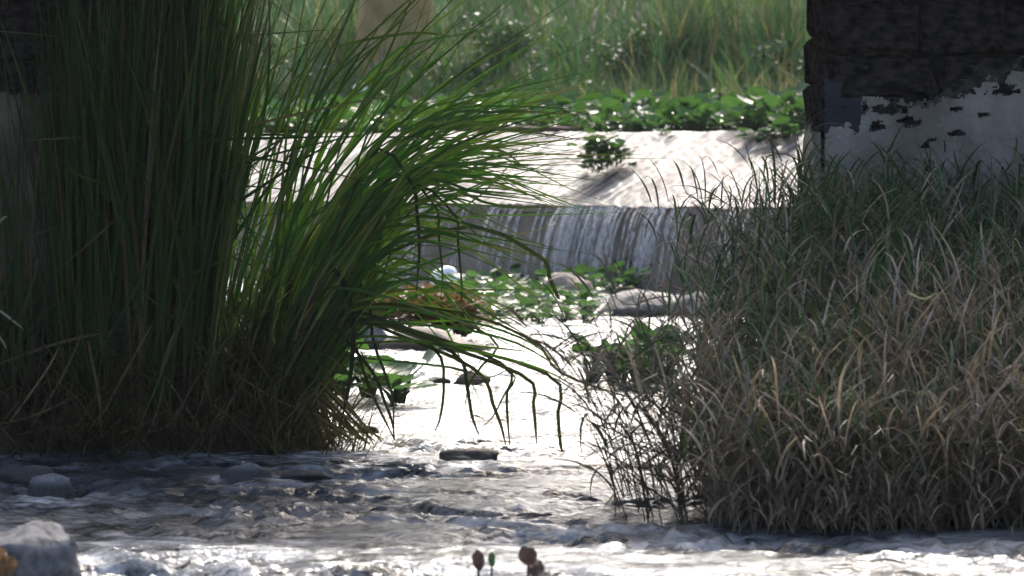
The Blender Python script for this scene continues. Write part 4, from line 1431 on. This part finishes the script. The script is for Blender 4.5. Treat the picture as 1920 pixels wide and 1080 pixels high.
# driftwood caught on the crest
for i, (u, v, ln, lab) in enumerate(((985, 253, .34, 'reddish brown driftwood stick lying on the weir crest'), (1040, 252, .26, 'dark driftwood piece on the crest right of the red stick'), (920, 254, .2, 'short driftwood bit on the crest among the reed tips'))):
    x, y, z = on_apron(u, 252)
    tube('driftwood', [(-ln, 0, .02), (-ln * .3, -.02, .045), (ln * .4, .02, .035), (ln, .01, .05)], [.012, .028, .024, .008], M['wood'], None, (x, y, z + .02))
    tag(COL.objects[-1], lab, 'driftwood')
# twigs on the pale stone
for i, (pts, lab) in enumerate((([(845, 690), (880, 700), (905, 672), (915, 662)], 'thin dark twig slanting up from the small pale stone'), ([(870, 710), (900, 712), (930, 704), (960, 690)], 'thin twig lying right across the small pale stone'))):
    d0 = G(888, 716).y - .1
    a = [P(p[0], p[1], d0) for p in pts]
    tube('twig', [p - a[0] for p in a], [.004, .005, .004, .002], M['wood'], None, a[0])
    tag(COL.objects[-1], lab, 'twig')
# white container below the weir
g = G(832, 546, 0)
jug = empty('plastic_container', g)
jug.scale = (1.4, 1.4, 1.35)
tag(jug, 'white plastic container standing in the pool left of the hyacinth mat', 'container')
na, prof = 20, [(.0, .0), (.075, .0), (.088, .015), (.09, .09), (.084, .13), (.06, .155), (.02, .165), (0, .166)]
V = []
for (ra, z) in prof:
    for k_ in range(na):
        a = k_ * 2 * math.pi / na
        c, s_ = math.cos(a), math.sin(a)
        sq = 1 / max(abs(c), abs(s_)) ** .45
        V.append((ra * c * sq, ra * s_ * sq * .7, z + .012 * c * (z > .1)))
idx = np.arange(len(prof) * na).reshape(len(prof), na); nx_ = np.roll(idx, -1, 1)
obj('body', mesh_np('body', np.array(V), np.stack([idx[:-1], nx_[:-1], nx_[1:], idx[1:]], -1).reshape(-1, 4)), M['white_plastic'], jug)
tube('spout', [(.08, 0, .10), (.11, -.01, .085), (.135, -.015, .06)], [.02, .018, .02], M['white_plastic'], jug)
kk = (668 - 960) / F
xq, yq = weir_xy(0, RUN + 2.2); t = (xq - kk * yq) / (math.cos(YAW) + kk * math.sin(YAW)); x, y = weir_xy(t, RUN + 2.2)
cup = obj('plastic_cup', bpy.data.meshes.new('plastic_cup'), M['white_plastic'])
V = []
for (ra, z) in ((.0, 0), (.045, 0), (.06, .12), (.056, .12), (.042, .01), (0, .012)):
    for k_ in range(14): V.append((ra * math.cos(k_ * .4488), ra * math.sin(k_ * .4488), z))
cup.data.from_pydata(V, [], [(a * 14 + k_, a * 14 + (k_ + 1) % 14, (a + 1) * 14 + (k_ + 1) % 14, (a + 1) * 14 + k_) for a in range(5) for k_ in range(14)])
cup.location = (x, y, P(668, 158, y).z - .06); cup.rotation_euler = (1.2, .3, .8)
tag(cup, 'small white plastic cup lying on the hyacinths at the upper left', 'cup')

# brown leaves standing in the near water
def round_leaf(name, label, parts_, mat):
    """parts_: list of (u, v, width px, height px, tilt)"""
    root = empty(name, G(parts_[0][0], 1105, 0))
    tag(root, label, 'leaf')
    for (u, v, wp, hp, tl) in parts_:
        Y0 = root.location.y
        c = P(u, v, Y0); k_ = Y0 / F
        pts = []
        n = 14
        V = [(0, -.016, 0)]
        for ring in (.55, 1):
            for j in range(n):
                a = j * 2 * math.pi / n
                x_, z_ = ring * wp * k_ / 2 * math.sin(a) * (1 + .12 * math.cos(a)), ring * hp * k_ / 2 * (math.cos(a) + (.28 if j == 0 and ring == 1 else 0) + .07 * math.sin(4 * a + u))
                V.append((x_ * math.cos(tl) - z_ * math.sin(tl), .022 * ring ** 2 * math.cos(a + .6) + .006 * math.sin(3 * a + u), x_ * math.sin(tl) + z_ * math.cos(tl)))
        f = [(0, 1 + j, 1 + (j + 1) % n) for j in range(n)] + [(1 + j, 1 + n + j, 1 + n + (j + 1) % n, 1 + (j + 1) % n) for j in range(n)]
        me = bpy.data.meshes.new('blade'); me.from_pydata(V, [], f)
        for pl in me.polygons: pl.use_smooth = True
        o = obj('blade', me, mat, root); o.location = c - root.location
        lo = c - root.location
        tube('stalk', [(0, 0, -.12), (lo.x * .5, 0, lo.z * .5), (lo.x, .003, lo.z - hp * k_ * .35)], [.004, .004, .003], mat, root)
    return root


round_leaf('brown_leaf', 'small reddish brown leaf on a stalk, left one in the near water', [(897, 1052, 24, 36, .1)], M['leaf_brown'])
round_leaf('brown_leaf', 'pair of larger brown leaves on one stalk in the near water', [(990, 1043, 36, 34, .5), (1004, 1066, 34, 30, -.7)], M['leaf_brown'])
round_leaf('green_leaf', 'tiny green pointed leaf beside the small brown leaf', [(922, 1050, 14, 26, 0)], M['hyacinth'])
gl = empty('dead_leaf', P(16, 1060, 9.2)); tag(gl, 'tan dead leaf in the bottom left corner before the grey rock', 'leaf')
for (u, v, wp, hp, tl) in ((14, 1062, 36, 44, .4), (2, 1040, 24, 30, -.5)):
    n = 12
    k_ = 9.2 / F
    V = [(0, -.008, 0)] + [(wp * k_ / 2 * math.sin(j * 6.283 / n), .01 * math.cos(j * 2), hp * k_ / 2 * math.cos(j * 6.283 / n)) for j in range(n)]
    me = bpy.data.meshes.new('blade'); me.from_pydata(V, [], [(0, 1 + j, 1 + (j + 1) % n) for j in range(n)])
    o = obj('blade', me, M['leaf_orange'], gl); o.location = P(u, v, 9.2) - gl.location; o.rotation_euler = (0, tl, .3)
tube('stalk', [(0, 0, 0), (-.01, 0, -.1), (-.015, .02, -.24)], [.003, .003, .004], M['leaf_orange'], gl)

# ------------------------------------------------------------------ thin veil of moist air over the stream
hz = obj('haze', box_mesh('haze', -415, 415, -75, 915, -2.2, 14))
hm, n, l = new_mat('haze')
ho = n.new('ShaderNodeOutputMaterial'); pv = n.new('ShaderNodeVolumePrincipled')
pv.inputs['Color'].default_value = (.9, .92, .95, 1)
pv.inputs['Density'].default_value = 0.00026
pv.inputs['Anisotropy'].default_value = 0.2
l.new(pv.outputs[0], ho.inputs['Volume'])
hz.data.materials.clear(); hz.data.materials.append(hm)
tag(hz, 'thin pale haze hanging over the stream and its banks', 'haze', kind='stuff')
